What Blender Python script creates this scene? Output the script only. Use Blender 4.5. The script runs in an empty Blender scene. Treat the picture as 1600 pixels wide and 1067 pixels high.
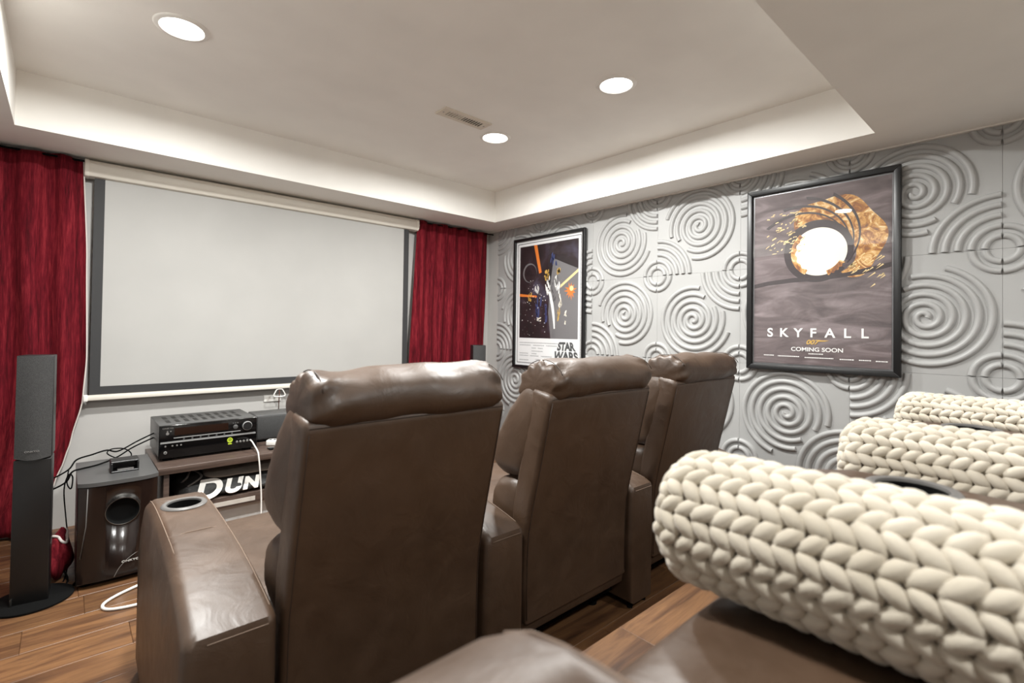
import bpy, bmesh, math, random
from mathutils import Vector, Matrix, noise
random.seed(7)
PI = math.pi
scene = bpy.context.scene
COL = scene.collection

# ------------------------------------------------------------------ camera, world, exposure
yaw, pitch, roll = -0.7338, 0.0144, 0.0140
CAM = Vector((-3.2174, -3.9398, 1.20))
fw = Vector((-math.sin(yaw)*math.cos(pitch), math.cos(yaw)*math.cos(pitch), math.sin(pitch)))
r0 = Vector((math.cos(yaw), math.sin(yaw), 0)); u0 = r0.cross(fw)
rt = math.cos(roll)*r0 + math.sin(roll)*u0
up = -math.sin(roll)*r0 + math.cos(roll)*u0
cd = bpy.data.cameras.new('camera')
cd.sensor_width = 36.0; cd.sensor_fit = 'HORIZONTAL'; cd.lens = 774.05/1600*36; cd.shift_y = -0.01816
cd.clip_start = 0.02
cd.dof.use_dof = True; cd.dof.focus_distance = 2.5; cd.dof.aperture_fstop = 3.0
cam = bpy.data.objects.new('camera', cd); COL.objects.link(cam)
cam.matrix_world = Matrix(((rt.x, up.x, -fw.x, CAM.x), (rt.y, up.y, -fw.y, CAM.y), (rt.z, up.z, -fw.z, CAM.z), (0, 0, 0, 1)))
scene.camera = cam
w = bpy.data.worlds.new('world'); scene.world = w; w.use_nodes = True
w.node_tree.nodes['Background'].inputs[0].default_value = (0.5, 0.48, 0.45, 1)
w.node_tree.nodes['Background'].inputs[1].default_value = 0.3
vs = scene.view_settings
vs.view_transform = 'Standard'; vs.look = 'None'; vs.gamma = 1; vs.use_curve_mapping = False
vs.exposure = 0.74
scene.cycles.max_bounces = 16; scene.cycles.diffuse_bounces = 10
LAMP_W = 27.0
FILL_W = 13.0  # power of the added fill lamps at the back

# ------------------------------------------------------------------ materials
def lin(c):
    return tuple(((v/255)/12.92 if v/255 <= 0.04045 else ((v/255+0.055)/1.055)**2.4) for v in c) + (1,)
class NT:
    def __init__(s, name):
        s.m = bpy.data.materials.new(name); s.m.use_nodes = True
        s.t = s.m.node_tree; s.b = s.t.nodes['Principled BSDF']
    def n(s, typ, **kw):
        nd = s.t.nodes.new(typ)
        for k, v in kw.items():
            if k in nd.inputs: nd.inputs[k].default_value = v
            else: setattr(nd, k, v)
        return nd
    def l(s, a, b): s.t.links.new(a, b)
    def ramp(s, fac, stops):
        r = s.n('ShaderNodeValToRGB'); e = r.color_ramp.elements
        while len(e) < len(stops): e.new(0.5)
        for i, (p, c) in enumerate(stops): e[i].position = p; e[i].color = c
        s.l(fac, r.inputs[0]); return r.outputs[0]
    def coord(s, scale=(1, 1, 1), kind='Object'):
        c = s.n('ShaderNodeTexCoord'); m = s.n('ShaderNodeMapping'); m.inputs['Scale'].default_value = scale
        s.l(c.outputs[kind], m.inputs[0]); return m.outputs[0]
    def noise(s, vec, scale, detail=4, rough=0.5, dist=0.0):
        nd = s.n('ShaderNodeTexNoise'); nd.inputs['Scale'].default_value = scale
        nd.inputs['Detail'].default_value = detail; nd.inputs['Roughness'].default_value = rough
        nd.inputs['Distortion'].default_value = dist
        s.l(vec, nd.inputs['Vector']); return nd.outputs['Fac']
    def bump(s, h, strength=0.2, dist=0.01, prev=None):
        b = s.n('ShaderNodeBump'); b.inputs['Strength'].default_value = strength; b.inputs['Distance'].default_value = dist
        s.l(h, b.inputs['Height'])
        if prev is not None: s.l(prev, b.inputs['Normal'])
        return b.outputs[0]
    def col(s, c): s.b.inputs['Base Color'].default_value = c
    def set(s, **kw):
        for k, v in kw.items(): s.b.inputs[k.replace('_', ' ')].default_value = v
def plain(name, rgb, rough=0.5, metal=0.0, spec=0.5, grain=0.0, gscale=200, gdist=0.002):
    m = NT(name); c = lin(rgb); m.col(c); m.set(Roughness=rough, Metallic=metal); m.b.inputs['Specular IOR Level'].default_value = spec
    v = m.coord()
    if grain:
        h = m.noise(v, gscale, 3); m.l(m.bump(h, grain, gdist), m.b.inputs['Normal'])
    f = m.noise(v, 3.0, 3)
    d = tuple(x*0.94 for x in c[:3]) + (1,)
    m.l(m.ramp(f, [(0.3, d), (0.7, c)]), m.b.inputs['Base Color'])
    return m.m
def mk_leather():
    m = NT('brown_leather'); v = m.coord()
    f = m.noise(v, 7, 5, 0.6)
    m.l(m.ramp(f, [(0.25, lin((64, 47, 34))), (0.75, lin((80, 60, 44)))]), m.b.inputs['Base Color'])
    vo = m.n('ShaderNodeTexVoronoi'); vo.inputs['Scale'].default_value = 420; m.l(v, vo.inputs['Vector'])
    b1 = m.bump(vo.outputs['Distance'], 0.10, 0.001)
    b2 = m.bump(m.noise(v, 9, 3, 0.5, 1.2), 0.25, 0.012, b1)
    m.l(b2, m.b.inputs['Normal'])
    m.l(m.ramp(m.noise(v, 14, 4), [(0.3, (0.40,)*3+(1,)), (0.7, (0.52,)*3+(1,))]), m.b.inputs['Roughness'])
    m.b.inputs['Specular IOR Level'].default_value = 0.75
    return m.m
def mk_wood_floor():
    m = NT('walnut_laminate'); oi = m.n('ShaderNodeObjectInfo')
    tc = m.n('ShaderNodeTexCoord'); cb = m.n('ShaderNodeVectorMath', operation='ADD')
    sc = m.n('ShaderNodeVectorMath', operation='SCALE'); m.l(oi.outputs['Location'], sc.inputs[0]); sc.inputs['Scale'].default_value = 1.37
    geo = m.n('ShaderNodeNewGeometry')
    mp = m.n('ShaderNodeMapping'); mp.inputs['Scale'].default_value = (0.9, 9, 9)
    m.l(geo.outputs['Position'], cb.inputs[0]); m.l(sc.outputs[0], cb.inputs[1]); m.l(cb.outputs[0], mp.inputs[0])
    n1 = m.noise(mp.outputs[0], 1.6, 6, 0.62, 0.8)
    mp2 = m.n('ShaderNodeMapping'); mp2.inputs['Scale'].default_value = (3, 90, 90); m.l(cb.outputs[0], mp2.inputs[0])
    n2 = m.noise(mp2.outputs[0], 1.5, 4, 0.6)
    c1 = m.ramp(n1, [(0.32, lin((84, 58, 42))), (0.47, lin((128, 90, 62))), (0.58, lin((160, 116, 78))), (0.72, lin((112, 78, 56)))])
    mx = m.n('ShaderNodeMix', data_type='RGBA', blend_type='MULTIPLY'); mx.inputs[0].default_value = 0.5
    m.l(c1, mx.inputs[6]); m.l(m.ramp(n2, [(0.3, (0.62, 0.58, 0.55, 1)), (0.6, (1, 1, 1, 1))]), mx.inputs[7])
    mr = m.n('ShaderNodeMapRange'); m.l(oi.outputs['Random'], mr.inputs[0]); mr.inputs[3].default_value = 0.46; mr.inputs[4].default_value = 0.66
    mz = m.n('ShaderNodeVectorMath', operation='SCALE'); m.l(mx.outputs[2], mz.inputs[0]); m.l(mr.outputs[0], mz.inputs['Scale'])
    m.l(mz.outputs[0], m.b.inputs['Base Color']); m.set(Roughness=0.38)
    m.l(m.bump(n2, 0.05, 0.002), m.b.inputs['Normal'])
    return m.m
def mk_stand_wood():
    m = NT('dark_walnut_veneer'); v = m.coord((1.5, 30, 30)); n1 = m.noise(v, 2.0, 5, 0.6, 0.6)
    m.l(m.ramp(n1, [(0.3, lin((58, 46, 40))), (0.7, lin((92, 76, 68)))]), m.b.inputs['Base Color']); m.set(Roughness=0.4)
    return m.m
def mk_curtain():
    m = NT('red_crushed_curtain'); v = m.coord((34, 34, 1.6)); n1 = m.noise(v, 1.0, 5, 0.65, 0.4)
    v2 = m.coord((160, 160, 14)); n2 = m.noise(v2, 1.0, 3, 0.6)
    ad = m.n('ShaderNodeMath', operation='MULTIPLY_ADD'); m.l(n2, ad.inputs[0]); ad.inputs[1].default_value = 0.55
    sb = m.n('ShaderNodeMath', operation='SUBTRACT'); m.l(n1, sb.inputs[0]); sb.inputs[1].default_value = 0.27; m.l(sb.outputs[0], ad.inputs[2])
    m.l(m.ramp(ad.outputs[0], [(0.3, lin((60, 8, 15))), (0.5, lin((94, 16, 27))), (0.68, lin((124, 34, 42)))]), m.b.inputs['Base Color'])
    m.set(Roughness=0.85); m.b.inputs['Specular IOR Level'].default_value = 0.12; m.b.inputs['Sheen Weight'].default_value = 0.03; m.b.inputs['Sheen Tint'].default_value = lin((220, 130, 130))
    m.l(m.bump(n2, 0.35, 0.003), m.b.inputs['Normal'])
    return m.m
def mk_knit():
    m = NT('cream_wool_knit'); v = m.coord(); n1 = m.noise(v, 60, 4, 0.6); n2 = m.noise(v, 9, 2)
    c = m.ramp(n2, [(0.3, lin((186, 177, 160))), (0.7, lin((206, 198, 183)))])
    m.l(c, m.b.inputs['Base Color']); m.set(Roughness=0.9); m.b.inputs['Sheen Weight'].default_value = 0.3
    m.l(m.bump(n1, 0.3, 0.002), m.b.inputs['Normal'])
    return m.m
def mk_brushed():
    m = NT('gloss_dark_brown_front'); v = m.coord((2, 2, 90)); n1 = m.noise(v, 2.0, 4)
    v2 = m.coord((3, 3, 1)); n2 = m.noise(v2, 2.0, 3)
    m.l(m.ramp(n2, [(0.3, lin((14, 9, 8))), (0.7, lin((34, 23, 19)))]), m.b.inputs['Base Color'])
    m.set(Roughness=0.2); m.b.inputs['Specular IOR Level'].default_value = 0.6
    m.l(m.bump(n1, 0.05, 0.001), m.b.inputs['Normal'])
    return m.m
def mk_mesh_grille(name, rgb):
    m = NT(name); v = m.coord(); vo = m.n('ShaderNodeTexVoronoi'); vo.inputs['Scale'].default_value = 450; m.l(v, vo.inputs['Vector'])
    m.l(m.ramp(vo.outputs['Distance'], [(0.1, lin((14, 14, 14))), (0.6, lin(rgb))]), m.b.inputs['Base Color'])
    m.set(Roughness=0.65); m.l(m.bump(vo.outputs['Distance'], 0.3, 0.001), m.b.inputs['Normal'])
    return m.m
def mk_glass(name, wob=0.0):
    m = NT(name); t = m.t; t.nodes.remove(m.b)
    tr = t.nodes.new('ShaderNodeBsdfTransparent'); gl = t.nodes.new('ShaderNodeBsdfGlossy'); gl.inputs['Roughness'].default_value = 0.015
    fr = t.nodes.new('ShaderNodeFresnel'); fr.inputs['IOR'].default_value = 1.52; mx = t.nodes.new('ShaderNodeMixShader')
    if wob:
        v = m.coord(); h = m.noise(v, 2.2, 1, 0.4, 0.5); nb = m.bump(h, wob, 0.02); m.l(nb, gl.inputs['Normal'])
    ge = t.nodes.new('ShaderNodeNewGeometry'); iv = t.nodes.new('ShaderNodeMath'); iv.operation = 'SUBTRACT'; iv.inputs[0].default_value = 1.0
    m.l(ge.outputs['Backfacing'], iv.inputs[1]); mu = t.nodes.new('ShaderNodeMath'); mu.operation = 'MULTIPLY'; m.l(fr.outputs[0], mu.inputs[0]); m.l(iv.outputs[0], mu.inputs[1])
    m.l(mu.outputs[0], mx.inputs[0]); m.l(tr.outputs[0], mx.inputs[1]); m.l(gl.outputs[0], mx.inputs[2])
    m.l(mx.outputs[0], t.nodes['Material Output'].inputs[0]); return m.m
def emit(name, rgb, s):
    m = NT(name); m.col(lin(rgb)); m.b.inputs['Emission Color'].default_value = lin(rgb); m.b.inputs['Emission Strength'].default_value = s
    return m.m
M = dict(
    leather=mk_leather(), floor=mk_wood_floor(), stand=mk_stand_wood(), curtain=mk_curtain(), knit=mk_knit(), subfront=mk_brushed(),
    wall=plain('pale_grey_wall_paint', (184, 182, 179), 0.6, grain=0.05, gscale=300),
    tile=plain('white_grey_relief_panel', (166, 166, 165), 0.45, grain=0.03, gscale=300),
    ceiling=plain('warm_white_ceiling_paint', (243, 241, 236), 0.8, grain=0.08, gscale=250),
    backwall=plain('warm_grey_wall_paint', (232, 228, 222), 0.7),
    trim=plain('white_trim', (228, 224, 218), 0.45), sub_floor=plain('underlay', (40, 32, 26), 0.9),
    screen=plain('matte_white_screen', (172, 171, 168), 0.7), screen_black=plain('black_masking', (48, 48, 49), 0.7),
    housing=plain('cream_metal_case', (226, 221, 210), 0.4), black=plain('satin_black_plastic', (24, 24, 25), 0.4),
    black_wood=plain('black_ash', (20, 19, 19), 0.35, grain=0.1, gscale=90), gloss=plain('gloss_black', (10, 10, 11), 0.12),
    matte_black=plain('matte_black', (8, 8, 8), 0.9, spec=0.15), dgrey=plain('dark_grey_top', (78, 78, 78), 0.35),
    grille=mk_mesh_grille('speaker_cloth', (58, 58, 58)), silver=plain('brushed_silver', (178, 176, 172), 0.3, 1.0),
    white=plain('white_plastic', (235, 233, 228), 0.4), cup_grey=plain('grey_cup_rim', (104, 102, 100), 0.45, 0.15),
    stitch=plain('tan_thread', (118, 100, 86), 0.8), welt=plain('dark_seam', (58, 44, 35), 0.6), frame=plain('black_poster_frame', (22, 22, 23), 0.35),
    lip=plain('pewter_lip', (120, 120, 122), 0.35, 0.7), glass=mk_glass('poster_glass', 0.22), glass2=mk_glass('poster_glass_flat', 0.05),
    bag=plain('black_nylon', (34, 33, 32), 0.55, grain=0.6, gscale=14, gdist=0.02), bag_grey=plain('grey_nylon_lining', (112, 104, 96), 0.7, grain=0.5, gscale=20, gdist=0.02),
    green=plain('lime_sticker', (170, 190, 50), 0.5), brown_cord=plain('brown_cord', (86, 52, 42), 0.8), kick=plain('pale_kick_board', (200, 200, 198), 0.6),
    vent_white=plain('ivory_register', (222, 214, 200), 0.45), slot=plain('dark_slot', (38, 33, 27), 0.9), jack=plain('nickel_jack', (190, 190, 188), 0.3, 0.8),
    trim_pale=plain('pale_trim_line', (150, 150, 150), 0.3),
    cup_pale=plain('pale_metal_strip', (190, 184, 176), 0.35),
    lamp=emit('lamp_diffuser', (255, 251, 244), 7.0), display=plain('amber_display', (34, 20, 14), 0.15),
    hemwhite=plain('curtain_lining', (214, 206, 200), 0.8), riser=plain('riser_board', (60, 44, 34), 0.5),
)
def flat(name, rgb, rough=0.5): return plain(name, rgb, rough)

# ------------------------------------------------------------------ mesh helpers
def mesh_obj(name, verts, faces, mat, parent=None, smooth=False):
    me = bpy.data.meshes.new(name); me.from_pydata([tuple(v) for v in verts], [], faces); me.update()
    bm = bmesh.new(); bm.from_mesh(me); bmesh.ops.recalc_face_normals(bm, faces=bm.faces); bm.to_mesh(me); bm.free()
    return link(name, me, mat, parent, smooth)
def link(name, me, mat, parent=None, smooth=False):
    if mat is not None and not me.materials: me.materials.append(M[mat] if isinstance(mat, str) else mat)
    if smooth:
        for p in me.polygons: p.use_smooth = True
    o = bpy.data.objects.new(name, me); COL.objects.link(o)
    if parent: o.parent = parent
    return o
def bm_obj(name, bm, mat, parent=None, smooth=False):
    bmesh.ops.recalc_face_normals(bm, faces=bm.faces)
    me = bpy.data.meshes.new(name); bm.to_mesh(me); bm.free()
    return link(name, me, mat, parent, smooth)
def autosmooth(o, ang=40):
    me = o.data; bm = bmesh.new(); bm.from_mesh(me); a = math.radians(ang)
    for f in bm.faces: f.smooth = True
    for e in bm.edges:
        if len(e.link_faces) == 2 and e.calc_face_angle() > a: e.smooth = False
    bm.to_mesh(me); bm.free(); return o
def add_box(bm, lo, hi, bev=0.0, seg=2):
    r = bmesh.ops.create_cube(bm, size=1)
    for v in r['verts']:
        v.co = Vector([(lo[i]+hi[i])/2 + v.co[i]*(hi[i]-lo[i]) for i in range(3)])
    if bev:
        es = list({e for v in r['verts'] for e in v.link_edges})
        bmesh.ops.bevel(bm, geom=es, offset=bev, segments=seg, profile=0.5, affect='EDGES')
def box(name, lo, hi, mat, parent=None, bev=0.0, seg=2):
    bm = bmesh.new(); add_box(bm, lo, hi, bev, seg)
    o = bm_obj(name, bm, mat, parent)
    if bev: autosmooth(o, 50)
    return o
def hexa(name, c, mat, parent=None, bev=0.0, seg=3):
    """c: 8 corners, bottom ring of 4 then top ring of 4"""
    bm = bmesh.new(); v = [bm.verts.new(p) for p in c]
    for f in ((0, 1, 2, 3), (7, 6, 5, 4), (0, 4, 5, 1), (1, 5, 6, 2), (2, 6, 7, 3), (3, 7, 4, 0)): bm.faces.new([v[i] for i in f])
    bmesh.ops.recalc_face_normals(bm, faces=bm.faces)
    if bev: bmesh.ops.bevel(bm, geom=list(bm.edges), offset=bev, segments=seg, profile=0.5, affect='EDGES')
    o = bm_obj(name, bm, mat, parent)
    return autosmooth(o, 60) if bev else o
def catmull(pts, n=6, closed=False):
    P = [Vector(p) for p in pts]; out = []; N = len(P)
    rng = range(N if closed else N-1)
    for i in rng:
        if closed: a, b, c, d = P[(i-1) % N], P[i], P[(i+1) % N], P[(i+2) % N]
        else: a, b, c, d = P[max(i-1, 0)], P[i], P[i+1], P[min(i+2, N-1)]
        for k in range(n):
            t = k/n
            out.append(0.5*((2*b)+(c-a)*t+(2*a-5*b+4*c-d)*t*t+(3*b-a-3*c+d)*t**3))
    if not closed: out.append(P[-1])
    return out
def tube_data(pts, r, seg=6, closed=False, prof=None, cap=True):
    pts = [Vector(p) for p in pts]; N = len(pts); V = []; F = []
    nrm = None
    for i, p in enumerate(pts):
        if closed: t = pts[(i+1) % N]-pts[i-1]
        else: t = pts[min(i+1, N-1)]-pts[max(i-1, 0)]
        t.normalize()
        if nrm is None:
            nrm = Vector((0, 0, 1)) if abs(t.z) < 0.9 else Vector((1, 0, 0))
        nrm = (nrm - t*nrm.dot(t)).normalized(); b = t.cross(nrm)
        rr = r(i/(N-1)) if callable(r) else r
        for k in range(seg):
            a = 2*PI*k/seg; V.append(p + nrm*math.cos(a)*rr + b*math.sin(a)*rr)
    for i in range(N if closed else N-1):
        j = (i+1) % N
        for k in range(seg):
            k2 = (k+1) % seg; F.append((i*seg+k, i*seg+k2, j*seg+k2, j*seg+k))
    if not closed and cap:
        F.append(tuple(range(seg))[::-1]); F.append(tuple((N-1)*seg+k for k in range(seg)))
    return V, F
def tube(name, pts, r, mat, parent=None, seg=6, closed=False, smooth=True):
    V, F = tube_data(pts, r, seg, closed); return mesh_obj(name, V, F, mat, parent, smooth)
def tubes(name, lists, r, mat, parent=None, seg=5):
    return [tube(name, pts, r, mat, parent, seg) for pts in lists]
def lathe(name, prof, mat, parent=None, seg=32, center=(0, 0, 0), axis='z', sx=1, sy=1, ang=45):
    V = []; F = []; n = len(prof); c = Vector(center)
    for k in range(seg):
        a = 2*PI*k/seg
        for r, h in prof:
            x, y = r*math.cos(a)*sx, r*math.sin(a)*sy
            p = Vector((x, y, h)) if axis == 'z' else (Vector((x, -h, y)) if axis == 'y' else Vector((h, x, y)))
            V.append(c+p)
    for k in range(seg):
        k2 = (k+1) % seg
        for i in range(n-1): F.append((k*n+i, k2*n+i, k2*n+i+1, k*n+i+1))
    bm = bmesh.new(); vs_ = [bm.verts.new(v) for v in V]
    for f in F: bm.faces.new([vs_[i] for i in f])
    bmesh.ops.remove_doubles(bm, verts=bm.verts, dist=1e-6)
    bmesh.ops.dissolve_degenerate(bm, edges=bm.edges, dist=1e-7)
    return autosmooth(bm_obj(name, bm, mat, parent), ang)
def inset_poly(P, d):
    """P: list of 2D (counter or clockwise) points, offset inward by d"""
    n = len(P); A = sum(P[i][0]*P[(i+1) % n][1]-P[(i+1) % n][0]*P[i][1] for i in range(n)); s = 1 if A > 0 else -1
    out = []
    for i in range(n):
        a, b, c = Vector(P[i-1]), Vector(P[i]), Vector(P[(i+1) % n])
        e1 = (b-a).normalized(); e2 = (c-b).normalized()
        n1 = Vector((-e1.y, e1.x))*s; n2 = Vector((-e2.y, e2.x))*s
        m = n1+n2; m = m/max(m.dot(m)/2, 0.5) if m.length > 1e-6 else n1
        out.append(b+m*d)
    return out
def extrude_round(name, prof, x0, x1, r, mat, parent=None, seg=4, ang=50):
    """prof: (y,z) outline, extruded along x with rounded rims"""
    st = []
    for k in range(seg+1):
        th = PI/2*k/seg; st.append((x0+r*(1-math.cos(th)), r*(1-math.sin(th))))
    for k in range(seg, -1, -1):
        th = PI/2*k/seg; st.append((x1-r*(1-math.cos(th)), r*(1-math.sin(th))))
    V = []; F = []; n = len(prof)
    for x, d in st:
        for q in inset_poly(prof, d): V.append((x, q[0], q[1]))
    for i in range(len(st)-1):
        for k in range(n):
            k2 = (k+1) % n; F.append((i*n+k, i*n+k2, (i+1)*n+k2, (i+1)*n+k))
    F.append(tuple(range(n))); F.append(tuple((len(st)-1)*n+k for k in range(n)))
    return autosmooth(mesh_obj(name, V, F, mat, parent), ang)
def cushion(name, prof, x0, x1, er, mat, parent=None, n=4, nx=18, amp=0.004, freq=7, bulge=0.03, seed=0, pucker=0.0, rim=0.55):
    pr = [(p.x, p.y) for p in catmull([Vector((a, b, 0)) for a, b in prof], n, True)]
    cy_ = sum(p[0] for p in pr)/len(pr); cz_ = sum(p[1] for p in pr)/len(pr)
    ry = max(abs(p[0]-cy_) for p in pr); rz = max(abs(p[1]-cz_) for p in pr)
    xs = []
    for k in range(7): xs.append(er*(1-math.cos(PI/2*k/6)))
    L = x1-x0; mid = [er+(L-2*er)*k/nx for k in range(1, nx)]
    ds = xs + mid + [L-v for v in reversed(xs)]
    V = []; F = []; N = len(pr); off = Vector((seed*3.1, seed*1.7, seed))
    for d in ds:
        e = min(d, L-d); q = max(0, 1-e/er); s = 1-(1-math.sqrt(max(0, 1-q*q)))*rim
        s *= 1+bulge*math.sin(PI*d/L)
        for (y, z) in pr:
            p = Vector((x0+d, cy_+(y-cy_)*s, cz_+(z-cz_)*s))
            dirv = Vector((0, y-cy_, z-cz_)).normalized()
            h = noise.noise(p*freq+off)*amp + noise.noise(Vector((p.x*4, p.y*18, p.z*18))+off)*amp*0.5
            if pucker:
                edge = max(0, 1-e/(er*2.2)); a = math.atan2(z-cz_, y-cy_)
                h += pucker*edge*(0.5*math.sin(a*9+seed*2+e*40)+0.5*noise.noise(p*30+off))
            V.append(p+dirv*h)
    n_s = len(ds)
    for i in range(n_s-1):
        for k in range(N):
            k2 = (k+1) % N; F.append((i*N+k, i*N+k2, (i+1)*N+k2, (i+1)*N+k))
    for base, xx in ((0, x0-er*0.12), ((n_s-1)*N, x1+er*0.12)):
        c = len(V); V.append(Vector((xx, cy_, cz_)))
        for k in range(N): F.append((base+k, base+(k+1) % N, c))
    return mesh_obj(name, V, F, mat, parent, True)
def empty(name, loc=(0, 0, 0), rz=0.0):
    o = bpy.data.objects.new(name, None); COL.objects.link(o); o.location = loc; o.rotation_euler = (0, 0, rz); o.empty_display_size = 0.1
    return o
def tag(o, label, cat, group=None):
    o['label'] = label; o['category'] = cat
    if group: o['group'] = group
    return o
def struct(o): o['kind'] = 'structure'; return o
def text(name, s, size, mat, parent, mtx, depth=0.0004, align='CENTER', sx=1.0, shear=0.0, spacing=1.0, bold=0.0):
    cu = bpy.data.curves.new(name, 'FONT'); cu.body = s; cu.size = size; cu.align_x = align; cu.align_y = 'CENTER'
    cu.extrude = depth; cu.shear = shear; cu.space_character = spacing; cu.offset = bold
    t = bpy.data.objects.new('tmp', cu); COL.objects.link(t)
    dg = bpy.context.evaluated_depsgraph_get(); me = bpy.data.meshes.new_from_object(t.evaluated_get(dg)); me.name = name
    bpy.data.objects.remove(t); bpy.data.curves.remove(cu)
    for v in me.vertices: v.co.x *= sx
    me.transform(mtx); me.materials.clear()
    return link(name, me, mat, parent)
FRONT = Matrix(((1, 0, 0, 0), (0, 0, -1, 0), (0, 1, 0, 0), (0, 0, 0, 1)))   # text x->X, y->Z, facing -Y
def at(x, y, z, R=FRONT): return Matrix.Translation((x, y, z)) @ R
def copy_tree(o, parent=None):
    c = o.copy(); COL.objects.link(c); c.parent = parent
    for ch in list(o.children): copy_tree(ch, c)
    return c

# ------------------------------------------------------------------ room shell
ZS, ZC = 2.19, 2.470          # soffit and tray heights
XL, YB = -3.95, -5.60         # left wall and back wall
BX, BY, BL, BB = -0.292, -0.440, -3.425, -3.330
RISE, RY = 0.335, -3.07        # platform height and front edge
fl = struct(box('floor', (XL-0.1, YB-0.1, -0.1), (0.1, 0.1, -0.012), 'sub_floor'))
struct(box('wall_front', (XL-0.1, 0.0, -0.1), (0.1, 0.1, 2.7), 'wall'))
wr = struct(box('wall_right', (0.012, YB-0.1, -0.1), (0.1, 0.0, 2.7), 'wall'))
box('plain_margin', (0.0, -0.157, 0.0), (0.02, -0.0005, ZS-0.001), 'wall', wr)
wl = struct(box('wall_left', (XL-0.1, YB-0.1, -0.1), (XL-0.012, 0.0, 2.7), 'wall'))
struct(box('wall_back', (XL-0.1, YB-0.1, -0.1), (0.1, YB, 2.7), 'backwall'))
ce = struct(box('ceiling', (XL-0.1, YB-0.1, ZC), (0.1, 0.1, ZC+0.1), 'ceiling'))
box('soffit', (XL, BY, ZS), (0.0, 0.0, ZC), 'ceiling', ce)
box('soffit', (BX, BB, ZS), (0.012, BY, ZC), 'ceiling', ce)
box('soffit', (XL-0.012, BB, ZS), (BL, BY, ZC), 'ceiling', ce)
box('soffit', (XL-0.012, YB, ZS), (0.012, BB, ZC), 'ceiling', ce)
struct(box('trim_1', (-0.022, YB+0.005, ZS-0.007), (0.0, -0.001, ZS), 'trim'))
# floor planks
def plank_mesh(nm, L, Wd):
    bm = bmesh.new(); c = 0.0016
    lo = [bm.verts.new(p) for p in ((0, 0, -0.012), (L, 0, -0.012), (L, Wd, -0.012), (0, Wd, -0.012))]
    md = [bm.verts.new(p) for p in ((0, 0, -c), (L, 0, -c), (L, Wd, -c), (0, Wd, -c))]
    tp = [bm.verts.new(p) for p in ((c, c, 0), (L-c, c, 0), (L-c, Wd-c, 0), (c, Wd-c, 0))]
    for a, b in ((lo, md), (md, tp)):
        for k in range(4): bm.faces.new((a[k], a[(k+1) % 4], b[(k+1) % 4], b[k]))
    bm.faces.new(tp); bm.faces.new(lo[::-1])
    bmesh.ops.recalc_face_normals(bm, faces=bm.faces)
    me = bpy.data.meshes.new(nm); bm.to_mesh(me); bm.free(); me.materials.append(M['floor']); return me
PW, PL = 0.184, 1.28
pmesh = plank_mesh('plank', PL-0.001, PW-0.001)
rng = random.Random(3)
def planks(parent, y_hi, y_lo, z, first, start):
    row = 0; y = y_hi
    while y > y_lo:
        wd = min(PW if row or not first else first, y-y_lo)
        x = start[row] if row < len(start) else XL-rng.uniform(0, PL)
        while x > XL: x -= PL
        while x < 0:
            a = max(x, XL); b = min(x+PL, 0.0)
            if b-a > 0.02:
                o = bpy.data.objects.new('plank', pmesh); COL.objects.link(o); o.parent = parent
                o.location = (a, y-wd, z); o.scale = ((b-a)/PL, wd/PW, 1)
            x += PL
        y -= wd; row += 1
rows = [XL-rng.uniform(0, PL) for _ in range(40)]
rows[5] = -3.150; rows[6] = -3.342
planks(fl, 0.0, RY-0.001, 0.0, 0.120, rows[:6] + [-3.133, -3.318] + rows[8:])
rs = struct(box('riser_platform', (XL, YB, -0.01), (0.0, RY-0.006, RISE-0.012), 'riser'))
planks(rs, RY, YB, RISE, 0, [-1.992])

# ------------------------------------------------------------------ relief wall panels
TS = 0.6
def ridge_data(pts, wdt, hgt):
    """half round ridge on the plane z=0 along 2D points"""
    prof = [(-0.5, -0.001), (-0.42, 0.55), (-0.2, 0.93), (0, 1.0), (0.2, 0.93), (0.42, 0.55), (0.5, -0.001)]
    V = []; F = []; N = len(pts); m = len(prof)
    for i, p in enumerate(pts):
        t = Vector(pts[min(i+1, N-1)])-Vector(pts[max(i-1, 0)]); t.normalize(); nn = Vector((-t.y, t.x))
        tap = 1.0
        for a, h in prof: V.append((p[0]+nn.x*a*wdt, p[1]+nn.y*a*wdt, h*hgt*tap))
    for i in range(N-1):
        for k in range(m-1): F.append((i*m+k, i*m+k+1, (i+1)*m+k+1, (i+1)*m+k))
    F.append(tuple(range(m))); F.append(tuple((N-1)*m+k for k in range(m)))
    return V, F
def arc_pts(c, r, a0, a1, n): return [(c[0]+r*math.cos(a0+(a1-a0)*k/n), c[1]+r*math.sin(a0+(a1-a0)*k/n)) for k in range(n+1)]
RH = 0.015
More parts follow.
